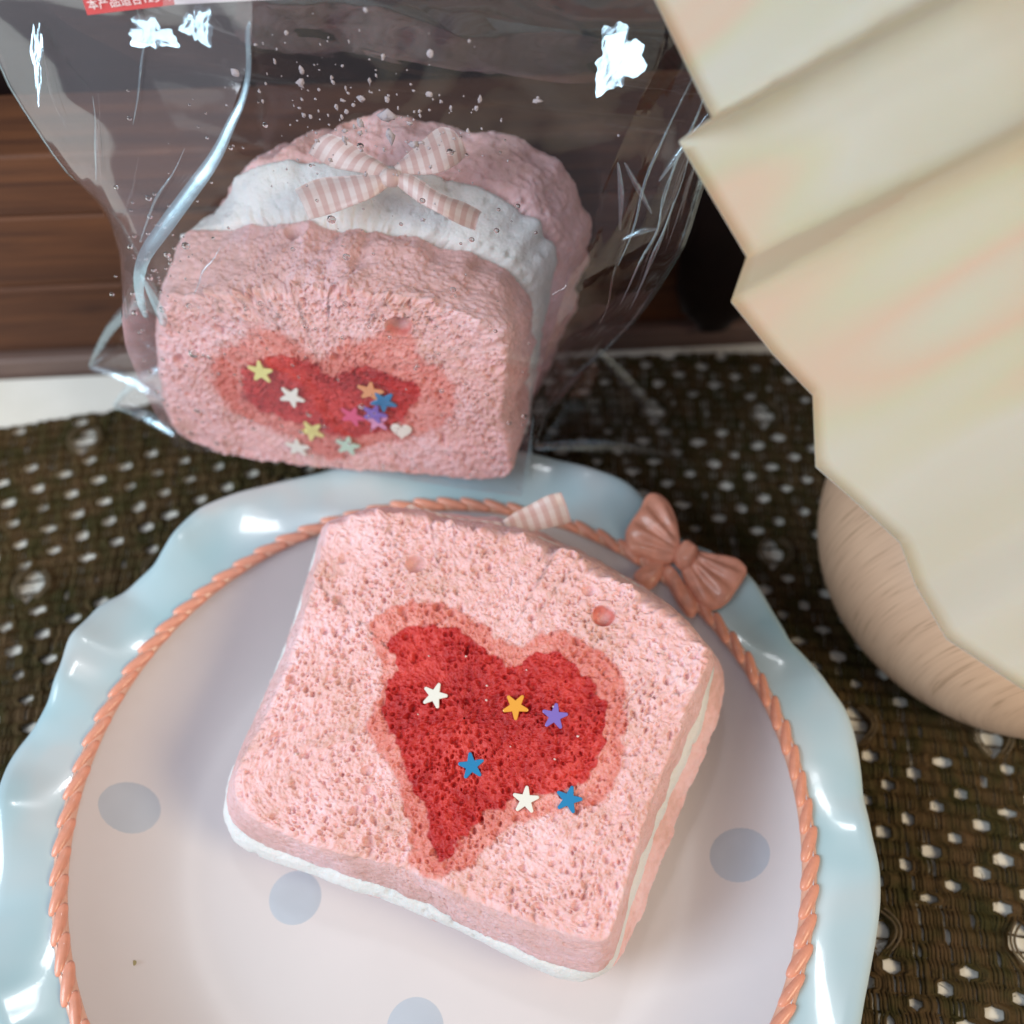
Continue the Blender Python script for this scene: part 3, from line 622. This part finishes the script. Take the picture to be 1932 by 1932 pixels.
ribbon('ribbon_loop', [(-1.15,6.73,4.9),(-.87,7.0,5.1),(-.61,6.86,5.0),(-.35,6.75,4.8)], [(-.9,6.5,4.4),(-.6,6.5,4.4),(-.2,6.5,4.3),(.1,6.6,4.3)], kf)
ribbon('ribbon_tail', [(-.58,7.12,4.6),(.04,6.9,4.6),(.73,6.8,4.6),(1.48,6.77,4.5)], [(-.38,6.75,4.4),(.24,6.69,4.3),(.79,6.64,4.3),(1.61,6.51,4.3)], kf)

rgk = np.random.default_rng(4); nu_, nv_ = 5, 7; u_ = np.linspace(0, np.pi, nu_); v_ = np.linspace(0, 2 * np.pi, nv_, endpoint=False)
ball = np.stack([np.sin(u_)[:, None] * np.cos(v_), np.sin(u_)[:, None] * np.sin(v_), np.cos(u_)[:, None] + 0 * v_], -1).reshape(-1, 3)
VV = []; FF = []
for i, (x, y, r) in enumerate([(1.78, .95, .045), (.31, .55, .035), (-1.3, 1.0, .03), (2.5, .55, .03), (.2, .85, .03), (-1.0, -.3, .025), (1.2, -.2, .02), (2.2, -.1, .03), (-.5, 1.3, .03), (.9, 1.5, .025), (-2.9, 1.6, .04), (3.6, -1.4, .04), (1.5, 3.1, .04), (-3.2, -2.1, .04), (3.3, 1.9, .04)]):
    VV.append(ball * (1 + .25 * rgk.normal(size=(len(ball), 1))) * (r, r * .8, r * .7) + (x, y, .03)); FF.append(gridF(nu_, nv_, True) + len(ball) * i)
o = mk('loose_crumbs', np.vstack(VV), np.vstack(FF), plain('pale_crumb', (.82, .60, .55), .7), tf); o['kind'] = 'stuff'
# ------------------------------------------------------------------ confetti
def star_mesh(R=.3, rin=.40, th_=.045, k=5):
    """rounded five-pointed star slab"""
    pts = []
    for i in range(k * 2):
        a = math.pi * i / k; r = R if i % 2 == 0 else R * rin * 1.12
        if i % 2 == 0:
            for da, f in ((-.13, .93), (-.05, .99), (.05, .99), (.13, .93)): pts.append((r * f * math.cos(a + da), r * f * math.sin(a + da)))
        else: pts.append((r * math.cos(a), r * math.sin(a)))
    return pts, th_
def heart_pts(R=.28):
    P_ = []
    for i in range(36):
        t = 2 * math.pi * i / 36
        P_.append((R / 16 * 16 * math.sin(t) ** 3, R / 16 * (13 * math.cos(t) - 5 * math.cos(2 * t) - 2 * math.cos(3 * t) - math.cos(4 * t))))
    return P_
def chip(name, pts, th_, mat, host, xy, rot, lift, tilt, label, cat, group):
    n = len(pts); P_ = np.array(pts)
    V = [(x, y, 0) for x, y in P_] + [(x, y, th_ * .75) for x, y in P_] + [(x * .93, y * .93, th_) for x, y in P_] + [(0, 0, th_), (0, 0, 0)]
    F = []
    for r in (0, 1):
        F += [(r * n + i, r * n + (i + 1) % n, (r + 1) * n + (i + 1) % n, (r + 1) * n + i) for i in range(n)]
    F += [(2 * n + i, 2 * n + (i + 1) % n, 3 * n) for i in range(n)] + [((i + 1) % n, i, 3 * n + 1) for i in range(n)]
    o = mk(name, V, F, mat, None, False)
    o.matrix_world = host.matrix_world @ Matrix.Translation(Vector((xy[0], xy[1], lift)) * S) @ Matrix.Rotation(math.radians(rot), 4, 'Z') @ Matrix.Rotation(tilt[0], 4, 'X') @ Matrix.Rotation(tilt[1], 4, 'Y')
    tag(o, label, cat, group); return o
CH = {k: plain(k + '_plastic', c, .28, .5) for k, c in dict(white=(.80, .78, .70), orange=(.80, .36, .045), purple=(.22, .15, .52), blue=(.02, .22, .46), yellow=(.74, .68, .25), pink=(.72, .10, .22), lilac=(.70, .30, .50), mint=(.50, .68, .55), peach=(.80, .36, .16)).items()}
sp, th_ = star_mesh()
lab = [('white', 'white star on the unwrapped toast heart, alone near its upper left lobe'), ('orange', 'orange yellow star on the red heart of the unwrapped toast'), ('purple', 'purple star on the right lobe of the unwrapped toast heart'), ('blue', 'blue star in the middle of the unwrapped toast heart'), ('white', 'white star at the lower right edge of the unwrapped heart, beside a blue star'), ('blue', 'blue star on the coral border at the lower right of the unwrapped heart')]
for ((x, y), rot, rad), (col, lb) in zip(F_star_tips, lab):
    chip('star_confetti', sp, th_, CH[col], tf, (x, y), rot, .035, (random.uniform(-.05, .05), random.uniform(-.05, .05)), lb, 'star sprinkle', 'star sprinkles on the toast hearts')
rl = [('yellow', 20, 'pale yellow star at the upper left of the bagged toast heart'), ('white', 60, 'white star right of the pale yellow one on the bagged toast heart'), ('peach', 10, 'orange star on the right side of the bagged toast heart'), ('blue', 50, 'blue star touching the orange star on the bagged heart'), ('purple', 0, 'purple star below the orange star on the bagged heart'), ('pink', 70, 'hot pink star left of the purple star on the bagged heart'), ('lilac', 30, 'lilac pink star tucked under the purple star on the bagged heart'), ('yellow', 45, 'yellow star near the bottom of the bagged toast heart'), ('white', 15, 'small white star on the bottom edge of the bagged toast'), ('mint', 80, 'pale green star at the bottom tip of the bagged heart'), ('white', 0, 'white heart sprinkle at the lower right of the bagged heart')]
for i, ((x, y), (col, rot, lb)) in enumerate(zip(R_stars, rl)):
    hrt = i == 10; lift = .12 if i in (4,) else (.05 if i == 6 else .07)
    chip('heart_confetti' if hrt else 'star_confetti', heart_pts() if hrt else [(a * 1.18, b_ * 1.18) for a, b_ in sp], th_, CH[col], tr, (x, y - 2.7), rot, lift, (random.uniform(-.1, .1), random.uniform(-.1, .1)), lb, 'heart sprinkle' if hrt else 'star sprinkle', None if hrt else 'star sprinkles on the toast hearts')

# ================================================================== LAMP (wooden base, pleated shade)
lamp = empty('table_lamp', (15.6, 7.6, .3))
tag(lamp, 'cream pleated shade with stepped edge over a rounded pale wooden base, at the right', 'lamp')
M_pale, nt, b = nodes('pale_turned_wood'); v = coords(nt, (14, 1500, 60), rot=(0, 0, .12))
n1 = noise(nt, v, 1.0, 2, .5, 0); n2 = noise(nt, coords(nt), .5, 2)
nt.links.new(ramp(nt, n1, [(.30, (.46, .30, .19)), (.40, (.60, .40, .265)), (.7, (.66, .45, .30))]), b.inputs['Base Color'])
b.inputs['Roughness'].default_value = .45; bump(nt, b, n1, .05, .01)
prof = [(.1, 0), (4.3, 0), (4.75, .15), (5.1, .6), (5.35, 1.3), (5.45, 2.1), (5.4, 3.0), (5.15, 4.0), (4.6, 5.0), (3.7, 5.8), (2.4, 6.3), (.9, 6.5), (.6, 6.6), (.55, 12)]
pp = chaikin(prof, 2, False); ns = 96; t = np.linspace(0, 2 * np.pi, ns, endpoint=False)
V = np.stack([pp[:, 0:1] * np.cos(t), pp[:, 0:1] * np.sin(t), np.repeat(pp[:, 1:2], ns, 1)], -1).reshape(-1, 3)
mk('wooden_base', V, gridF(len(pp), ns, True), M_pale, lamp)
S0=[(3.07,13.28,17.0),(4.15,10.53,16.0),(5.06,8.43,15.2),(4.63,8.83,14.4),(5.91,7.16,13.2),(5.79,7.01,12.2),(6.63,6.21,11.6),(7.38,5.55,11.2),(7.47,4.45,10.4),(8.31,3.85,10.0),(9.07,3.19,9.7),(9.4,2.54,9.2),(9.84,1.51,9.0),(11.25,0.75,8.5),(12.82,0.31,8.0)]
S1=[(7.58,13.65,19.2),(8.45,11.16,18.2),(9.2,9.24,17.4),(9.12,9.93,16.6),(10.41,8.51,15.4),(10.58,8.61,14.4),(11.43,7.89,13.8),(12.15,7.28,13.4),(12.29,6.28,12.6),(13.11,5.73,12.2),(13.82,5.09,11.9),(14.17,4.5,11.4),(14.48,3.45,11.2),(15.85,2.74,10.7),(17.44,2.35,10.2)]
S2=[(12.86,16.15,20.6),(13.5,13.42,19.6),(14.09,11.37,18.8),(14.46,12.4,18.0),(15.85,11.02,16.8),(16.38,11.35,15.8),(17.28,10.64,15.2),(18.01,10.02,14.8),(18.2,9.02,14.0),(19.03,8.46,13.6),(19.71,7.79,13.3),(20.1,7.2,12.8),(20.25,6.06,12.6),(21.65,5.34,12.1),(23.33,4.98,11.6)]
S0, S1, S2 = map(np.array, (S0, S1, S2))
for k_ in range(len(S0)):
    dz_ = .18 if k_ in (2, 4, 7, 10, 12) else -.15
    S1[k_, 2] += dz_; S2[k_, 2] += dz_ * 1.4
def dens(P, k=10):
    out = []
    for a, b_ in zip(P[:-1], P[1:]):
        for q in range(k): out.append(a + (b_ - a) * q / k)
    return np.array(out + [P[-1]])
D0, D1, D2 = dens(S0), dens(S1), dens(S2)
rows = []; nr = 40
for i in range(nr):
    q = i / (nr - 1)
    P_ = D0 * (1 - 2 * q) + D1 * 2 * q if q < .5 else D1 * (2 - 2 * q) + D2 * (2 * q - 1)
    kk = int(1 + 3 * min(1, q * 3)); ker = np.ones(2 * kk + 1) / (2 * kk + 1)
    if i > 0: P_ = np.stack([np.convolve(np.pad(P_[:, c_], kk, 'edge'), ker, 'valid') for c_ in range(3)], 1)
    rows.append(P_)
rows = np.array(rows); n_ = rows.shape[1]
C0 = np.array((15.6, 7.6, .3))
top = rows.reshape(-1, 3) - C0; bot = top.copy(); bot[:, 2] -= .03
F = np.concatenate([gridF(nr, n_), gridF(nr, n_)[:, ::-1] + nr * n_, np.array([(k, k + 1, k + 1 + nr * n_, k + nr * n_) for k in range(n_ - 1)])])
M_shade, nt, b = nodes('cream_pleated_paper_glow')
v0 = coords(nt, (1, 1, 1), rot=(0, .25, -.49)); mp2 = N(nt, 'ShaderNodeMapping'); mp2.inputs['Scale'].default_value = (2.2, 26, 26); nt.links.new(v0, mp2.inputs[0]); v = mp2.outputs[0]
nt.links.new(ramp(nt, noise(nt, v, 1.0, 2, .5, .15), [(.38, (.49, .455, .385)), (.47, (.52, .485, .425)), (.54, (.51, .47, .36)), (.60, (.57, .42, .33)), (.68, (.51, .48, .39))]), b.inputs['Base Color'])  # peach and yellow bands paint a warm lamp glow into the paper
b.inputs['Roughness'].default_value = .8; b.inputs['Specular IOR Level'].default_value = .2
b.inputs['Subsurface Weight'].default_value = .2; b.inputs['Subsurface Scale'].default_value = .003
bump(nt, b, noise(nt, coords(nt), 12, 3), .12, .03)
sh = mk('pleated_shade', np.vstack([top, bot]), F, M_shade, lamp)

# ================================================================== CLEAR BAG
M_film, nt, b = nodes('clear_film')
nt.nodes.remove(b); out = nt.nodes['Material Output']
def film(nt, out, rough, haze, base, boost, bs, bscale, tint=(1, 1, 1, 1)):
    tr_ = N(nt, 'ShaderNodeBsdfTransparent'); tr_.inputs[0].default_value = (.97, .965, .975, 1)
    gl = N(nt, 'ShaderNodeBsdfGlossy'); gl.inputs['Roughness'].default_value = rough; gl.inputs[0].default_value = tint
    df = N(nt, 'ShaderNodeBsdfDiffuse'); df.inputs[0].default_value = (.62, .58, .64, 1)
    bm = N(nt, 'ShaderNodeBump'); bm.inputs['Strength'].default_value = bs; bm.inputs['Distance'].default_value = .004
    v = coords(nt); n = noise(nt, v, bscale, 2, .4, .8); nt.links.new(n, bm.inputs['Height']); nt.links.new(bm.outputs[0], gl.inputs['Normal'])
    fr_ = N(nt, 'ShaderNodeFresnel'); ge_ = N(nt, 'ShaderNodeNewGeometry'); io_ = N(nt, 'ShaderNodeMapRange'); io_.inputs['To Min'].default_value = 1.5; io_.inputs['To Max'].default_value = 1 / 1.5
    nt.links.new(ge_.outputs['Backfacing'], io_.inputs['Value']); nt.links.new(io_.outputs[0], fr_.inputs[0]); nt.links.new(bm.outputs[0], fr_.inputs['Normal'])
    mm = N(nt, 'ShaderNodeMath', operation='MULTIPLY_ADD'); mm.use_clamp = True; mm.inputs[1].default_value = boost; mm.inputs[2].default_value = base; nt.links.new(fr_.outputs[0], mm.inputs[0])
    m1 = N(nt, 'ShaderNodeMixShader'); m1.inputs[0].default_value = haze; nt.links.new(tr_.outputs[0], m1.inputs[1]); nt.links.new(df.outputs[0], m1.inputs[2])
    m2 = N(nt, 'ShaderNodeMixShader'); nt.links.new(mm.outputs[0], m2.inputs[0]); nt.links.new(m1.outputs[0], m2.inputs[1]); nt.links.new(gl.outputs[0], m2.inputs[2])
    nt.links.new(m2.outputs[0], out.inputs[0])
film(nt, out, .05, .010, .005, 1.05, .3, .35)
M_fold_glare, nt, b = nodes('folded_film_glare'); nt.nodes.remove(b); film(nt, nt.nodes['Material Output'], .20, .08, .16, 2.2, .10, 2.0, (.66, .90, 1, 1))  # cyan gloss tint puts window glare into the film, real folds included

bag_e1 = (.9871, -.16, 0); bag_nb = (.16, .9871, 0)
bag = empty('clear_bag', (-3.1, 9.4, 3.4), [bag_e1, bag_nb, (0, 0, 1)])
tag(bag, 'crinkled clear plastic bag with folded corners holding the toast behind the plate', 'bag')
# sections: Z, xL(outline), xR, x of left/right front crease, y front, y mid, y back, back crease inset
sec = [(-.25, -4.95, 5.25, -4.75, 5.1, -.12, 2.6, 5.3), (1.5, -5.1, 5.9, -4.9, 5.2, -.15, 2.7, 5.6), (2.8, -5.45, 6.8, -4.9, 5.3, -.1, 2.8, 6.0), (3.9, -5.6, 7.4, -4.85, 5.3, -.1, 2.9, 6.2), (5.2, -5.8, 7.9, -4.6, 5.5, .1, 3.0, 6.5),
       (7.0, -6.2, 8.2, -3.4, 5.9, 1.1, 2.3, 6.6), (9.0, -6.9, 8.4, -1.65, 6.5, 2.3, 2.6, 5.0), (11.1, -7.0, 8.8, -.65, 7.1, 2.8, 2.9, 3.9), (15, -6.8, 9.2, 0.0, 7.6, 3.0, 3.35, 3.6)]
sec = np.array(sec)
Zs = np.linspace(sec[0, 0], sec[-1, 0], 90)
def cs(col):
    y = np.interp(Zs, sec[:, 0], sec[:, col]); k = np.hanning(9); k /= k.sum()
    return np.convolve(np.pad(y, 4, 'edge'), k, 'valid')
xL, xR, cL, cR, yF, yM, yB = [cs(i) for i in range(1, 8)]
M_film2, nt, b = nodes('grey_sheen_film'); nt.nodes.remove(b); film(nt, nt.nodes['Material Output'], .06, .07, .05, 1.6, .25, .22)  # grey haze and extra gloss put the panel's reflected sheen into the film
def panel(name, A, B, nx, amp, seed, sag=0.0, mat=None):
    """film between two edge curves, with soft wrinkles along its normal"""
    q = np.linspace(0, 1, nx)[None, :, None]
    P_ = A[:, None] * (1 - q) + B[:, None] * q
    nz, nx_ = P_.shape[:2]
    W = (vnoise((nz, nx_), 14, seed) - .5) + .5 * (vnoise((nz, nx_), 6, seed + 1) - .5)
    grow = np.clip((Zs - 4) / 8, .12, 1)[:, None]; edge = np.sin(np.pi * np.linspace(0, 1, nx))[None] ** .5
    nrm = np.cross(np.gradient(P_, axis=0), np.gradient(P_, axis=1)); nrm /= np.linalg.norm(nrm, axis=2)[..., None] + 1e-9
    P_ = P_ + nrm * ((W * amp * grow + sag * edge) * edge)[..., None]
    return mk(name, P_.reshape(-1, 3), gridF(nz, nx_), mat or M_film, bag)
cv = lambda x, y: np.stack([x, y, Zs], 1)
iB = .3
yFL = np.interp(Zs, [3.9, 5.2, 7, 9, 11, 15], [-.1, .05, .5, 1.1, 1.8, 2.4])
panel('front_panel', cv(cL, yFL), cv(cR, yF), 90, .26, 51)
panel('back_panel', cv(xL + iB, yB), cv(xR - iB, yB), 60, .5, 52)
panel('side_panel', cv(xL, yM), cv(cL, yFL), 50, .13, 53, 0, M_film2)
panel('side_panel', cv(cR, yF), cv(xR, yM), 40, .45, 54)
panel('side_panel', cv(xL, yM), cv(xL + iB, yB), 12, .1, 55)
panel('side_panel', cv(xR - iB, yB), cv(xR, yM), 12, .1, 56)
q = [(xL[0], yM[0]), (cL[0], yF[0]), (cR[0], yF[0]), (xR[0], yM[0]), (xR[0] - iB, yB[0]), (xL[0] + iB, yB[0])]
mk('bottom_panel', [(x, y, -.27) for x, y in q], [tuple(range(6))], M_film, bag)

LIGHT = np.array((-46, -16, 38.)); CAMW = np.array((1.66, -6.97, 26.6))
def half(cl_):
    wpos = np.array((-3.1, 9.4, 3.4)) + cl_[0] * np.array(bag_e1) + cl_[1] * np.array(bag_nb) + np.array((0, 0, cl_[2]))
    a = LIGHT - wpos; a /= np.linalg.norm(a); b_ = CAMW - wpos; b_ /= np.linalg.norm(b_); h = a + b_
    return (h @ np.array(bag_e1), h @ np.array(bag_nb), h[2])
def strip(name, P_, wid, nrm, mat, lift=.03, curve=.12, m_=9):
    """a creased strip of film following a line, rounded across"""
    P_ = np.array(P_, float); n = len(P_); T = np.gradient(P_, axis=0); T /= np.linalg.norm(T, axis=1)[:, None]
    if isinstance(nrm, str): nrm = np.array([half(p) for p in P_])
    nrm = np.array(nrm, float); nrm = nrm / np.linalg.norm(nrm, axis=-1, keepdims=True); nrm = np.broadcast_to(nrm, T.shape); side = np.cross(T, nrm); side /= np.linalg.norm(side, axis=1)[:, None]
    wid = np.interp(np.linspace(0, 1, n), np.linspace(0, 1, len(wid)), wid)
    V = []
    for j in range(m_):
        a = -1 + 2 * j / (m_ - 1)
        V.append(P_ + side * (a * wid[:, None] / 2) + nrm * (lift + curve * wid[:, None] * (1 - a * a)))
    V = np.stack(V, 1).reshape(-1, 3)
    return mk(name, V, gridF(n, m_), mat, bag)
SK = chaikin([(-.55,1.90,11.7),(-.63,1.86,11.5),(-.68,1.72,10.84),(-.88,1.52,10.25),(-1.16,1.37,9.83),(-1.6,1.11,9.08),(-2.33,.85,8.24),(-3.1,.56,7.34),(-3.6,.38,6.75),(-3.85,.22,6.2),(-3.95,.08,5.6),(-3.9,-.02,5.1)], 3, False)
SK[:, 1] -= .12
M_streak, nt, b = nodes('glare_streak_film'); nt.nodes.remove(b); film(nt, nt.nodes['Material Output'], .22, .12, .22, 2.5, .04, .8, (.60, .88, 1, 1))  # cyan tint and haze paint the bright glare streak into this film
strip('glare_streak', SK, (.04, .10, .12, .16, .24, .34, .38, .34, .30, .22, .10), 'half', M_streak, .02, .07)  # strip turned toward the window lamp to shape the glare streak
strip('glare_streak', chaikin([(-3.75, .1, 6.3), (-3.6, -.02, 5.7), (-3.5, -.1, 5.2), (-3.55, -.15, 4.9)], 2, False), (.05, .2, .3, .12), 'half', M_streak, .02, .12)
lo = cv(xL - .03, yM); strip('edge_seam', lo[Zs > 1.2][::3], (.10, .14, .12, .10), (-.5, -.8, .2), M_fold_glare, 0, .1, 5)
ro = cv(xR + .03, yM); strip('edge_seam', ro[::3], (.10, .16, .20, .18), (.5, -.8, .2), M_fold_glare, 0, .1, 5)
# gusset corners that stand out at both bottom ends
def flap(name, tri, seed):
    A, B, C_ = [np.array(p, float) for p in tri]; m_ = 18; V = []
    r2 = vnoise((m_, m_), 5, seed) - .5
    nr_ = np.cross(B - A, C_ - A); nr_ /= np.linalg.norm(nr_)
    for i in range(m_):
        u = i / (m_ - 1)
        for j in range(m_):
            v_ = j / (m_ - 1); P0 = A * (1 - u) + (B * (1 - v_) + C_ * v_) * u
            V.append(P0 + nr_ * (.25 * math.sin(math.pi * v_) * math.sin(math.pi * min(u, .99)) + .25 * r2[i, j] * u))
    o = mk(name, V, gridF(m_, m_), M_film, bag)
    for p, q in ((A, B), (A, C_)):
        t = np.linspace(0, 1, 14)[:, None]; ln = p * (1 - t) + q * t; ln[:, 2] += .30 * np.sin(np.pi * t[:, 0])
        strip('corner_fold', ln, (.14, .24, .34, .20), (0.1, -.6, .8), M_fold_glare, .02, .12, 5)
    return o
def tb(x, y, z):
    d = np.array((x + 3.1, y - 9.4, z - 3.4)); return (d @ np.array(bag_e1), d @ np.array(bag_nb), d[2])
flap('corner_flap', [tb(-10.6, 12.6, 3.5), (-5.3, 2.0, 3.4), (-4.95, 1.2, -.25)], 61)
flap('corner_flap', [tb(-10.0, 11.8, 2.7), (-5.0, 1.6, 1.2), (-4.9, .3, -.25)], 62)
flap('corner_flap', [tb(6.9, 11.7, .5), (6.6, 2.9, 2.6), (5.25, 1.6, -.25)], 63)
# dents added to the film, angled at the window lamp to make glare blobs
def glare_dent(name, c, rx, rz, seed, nrm, depth=.35):
    n = 34; r2 = vnoise((n, n), 5, seed) - .5
    c = np.array(c, float); nrm = np.array(nrm, float); nrm /= np.linalg.norm(nrm)
    ux = np.cross((0, 0, 1), nrm); ux /= np.linalg.norm(ux); uz = np.cross(nrm, ux); V = []
    for i in range(16):
        for j in range(48):
            a = 2 * math.pi * j / 48; r = i / 15; edge_ = 1 + .22 * math.sin(3 * a + seed) + .12 * math.sin(7 * a + 2 * seed) + .07 * math.sin(13 * a)
            x = rx * r * edge_ * math.cos(a); z = rz * r * edge_ * math.sin(a)
            h = depth * rx * .3 * (1 - r * r) + (.012 if rx > .45 else .026) * r2[int(16 + 15 * r * math.cos(a)), int(16 + 15 * r * math.sin(a))]
            V.append(c + ux * x + uz * z + nrm * (.05 + h))
    return mk(name, V, gridF(16, 48, True), M_fold_glare, bag)
for c_, rx, rz, sd in (((tb(3.74, 12.0, 13.9)), .5, .62, 1), (tb(-5.6, 12.1, 14.3), .52, .28, 2), (tb(-4.6, 12.1, 14.5), .34, .34, 4), (tb(-8.25, 12.4, 13.5), .12, .7, 6)):
    glare_dent('crinkle_glare', c_, rx, rz, sd, half(np.array(c_)), .15)
for pts in ([tb(4.0, 12.2, 11.2), tb(4.15, 12.1, 10.4), tb(4.2, 12.0, 9.4)], [tb(4.15, 12.2, 11.2), tb(4.5, 12.1, 10.6), tb(4.9, 12.0, 9.9)], [tb(5.9, 12.6, 12.2), tb(5.3, 12.4, 11.2), tb(5.0, 12.3, 10.6)], [tb(4.3, 12.1, 9.0), tb(4.7, 12.1, 9.3), tb(5.1, 12.1, 9.35)]):
    P_ = chaikin(pts, 3, False); strip('crinkle_glare', P_, (.03, .10, .16, .08, .02), half(P_.mean(0)), M_fold_glare, .05, .25, 7)  # strips tilted at the window lamp so they show as glare lines
rgc = np.random.default_rng(77)
for i in range(18):
    Z0 = rgc.uniform(5.5, 10.5); Z1 = Z0 + rgc.uniform(.8, 2.6); q0 = rgc.choice([rgc.uniform(.02, .2), rgc.uniform(.72, 1.0)])
    if i < 10:      # on the right side panel, running along its edge
        f = rgc.uniform(.15, .9); P_ = np.array([((1 - f) * np.interp(z, Zs, cR) + f * np.interp(z, Zs, xR) + rgc.normal() * .05, (1 - f) * np.interp(z, Zs, yF) + f * np.interp(z, Zs, yM) - .06, z) for z in np.linspace(Z0 - 2.5, Z1, 6)])
    elif i < 16:    # on the left side panel
        f = rgc.uniform(.1, .9); P_ = np.array([((1 - f) * np.interp(z, Zs, cL) + f * np.interp(z, Zs, xL) + rgc.normal() * .05, (1 - f) * np.interp(z, Zs, yFL) + f * np.interp(z, Zs, yM) - .06, z) for z in np.linspace(Z0, Z1, 5)])
    else:
        P_ = np.array([(np.interp(z, Zs, cL) * (1 - q0) + np.interp(z, Zs, cR) * q0 + rgc.normal() * .08, np.interp(z, Zs, yF) - .08, z) for z in np.linspace(Z0, Z0 + rgc.uniform(.4, 1.5), 5)])
    strip('crinkle_glare', chaikin(P_, 2, False), (.01, .05, .07, .03, .01), (rgc.normal() * .35, -.9, .3 + rgc.normal() * .3), M_film if i % 2 else M_fold_glare, .02, .3, 5)
nu, nv = 6, 8; u = np.linspace(0, np.pi, nu); vv = np.linspace(0, 2 * np.pi, nv, endpoint=False)
sph = np.stack([np.sin(u)[:, None] * np.cos(vv), -np.cos(u)[:, None] + 0 * vv, np.sin(u)[:, None] * np.sin(vv)], -1).reshape(-1, 3)
# foam crumbs clinging inside the film
rgc = np.random.default_rng(9); VV = []; FF = []
t8 = np.array([(1, 0, 0), (0, 1, 0), (-1, 0, 0), (0, -1, 0), (0, 0, 1), (0, 0, -1)], float)
f8 = np.array([(0, 1, 4), (1, 2, 4), (2, 3, 4), (3, 0, 4), (1, 0, 5), (2, 1, 5), (3, 2, 5), (0, 3, 5)])
for i in range(190):
    X = rgc.normal(1.2, 1.6); Z = rgc.normal(9.6, .9)
    r = rgc.gamma(1.4, .013) + .010
    VV.append(sph * (1 + .3 * rgc.normal(size=(len(sph), 1))) * (r * rgc.uniform(.7, 1.4), r * .5, r * rgc.uniform(.7, 1.8)) + (X, np.interp(Z, Zs, yF) + .03, Z)); FF.append(gridF(nu, nv, True) + len(sph) * i)
o = mk('foam_crumbs', np.vstack(VV), np.vstack(FF), plain('crumb_white', (.45, .40, .42), .8, .2), bag); o['kind'] = 'stuff'
# printed sticker
M_red = plain('sticker_red', (.62, .085, .09), .35, .4); M_white = plain('sticker_white', (.74, .70, .74), .35, .4); M_txt = plain('sticker_print', (.85, .80, .80), .5)
s0 = np.array(tb(-6.72, 12.0, 14.75)); s1 = np.array(tb(-4.95, 12.0, 14.98)); s2 = np.array(tb(-2.75, 12.0, 15.12))
upv = np.array((0, .1, 1.0))
def slab4(name, a, b_, h, mat, par):
    nn = np.cross(b_ - a, upv); nn /= np.linalg.norm(nn)
    V = [a, b_, b_ + upv * h, a + upv * h]; V = V + [p - nn * .02 for p in V]
    return mk(name, V, [(0, 1, 2, 3), (7, 6, 5, 4), (0, 4, 5, 1), (1, 5, 6, 2), (2, 6, 7, 3), (3, 7, 4, 0)], mat, par, False)
st = slab4('sticker', s0, s1, 2.2, M_red, bag); slab4('sticker_panel', s1, s2, 2.2, M_white, st)
tc_ = bpy.data.curves.new('t', 'FONT'); tc_.body = '\u672c\u4ea7\u54c1\u9002\u540812\u5c81\u4ee5\u4e0a\u4eba\u7fa4'; tc_.size = .22 * S; tc_.extrude = .004 * S
to = bpy.data.objects.new('sticker_text_src', tc_); sc.collection.objects.link(to)
bpy.context.view_layer.update(); dg = bpy.context.evaluated_depsgraph_get()
me = bpy.data.meshes.new_from_object(to.evaluated_get(dg)); bpy.data.objects.remove(to)
me.materials.clear(); me.materials.append(M_txt)
tx = bpy.data.objects.new('printed_text', me); sc.collection.objects.link(tx); tx.parent = st
xd = Vector(s1 - s0).normalized(); zd = Vector(upv).normalized(); nd = xd.cross(zd).normalized(); zd = nd.cross(xd)
mm4 = Matrix((xd, zd, nd)).transposed().to_4x4(); mm4.translation = Vector(s0 + np.array(xd) * .10 + np.array(zd) * .12 + np.array(nd) * .03) * S
tx.matrix_local = mm4
# condensation droplets clinging to the film
M_drop, nt, b = nodes('water_droplet'); b.inputs['Transmission Weight'].default_value = 1; b.inputs['Roughness'].default_value = .02; b.inputs['IOR'].default_value = 1.33
rg = np.random.default_rng(5); VV = []; FF = []; base = 0
for k in range(260):
    if k < 60: X = rg.normal(-3.6, .5); Z = rg.normal(6.2, .7)
    else: X = rg.uniform(-4.6, 5.2); Z = rg.uniform(.2, 9.5)
    q = np.clip((X - np.interp(Z, Zs, cL)) / (np.interp(Z, Zs, cR) - np.interp(Z, Zs, cL)), .02, .98)
    r = rg.gamma(2.5, .012) + .012
    VV.append(sph * (r, r * .6, r) + (X, np.interp(Z, Zs, yF) - .03, Z)); FF.append(gridF(nu, nv, True) + base); base += nu * nv
dr = mk('water_droplets', np.vstack(VV), np.vstack(FF), M_drop, bag); dr['kind'] = 'stuff'
bpy.context.view_layer.update()
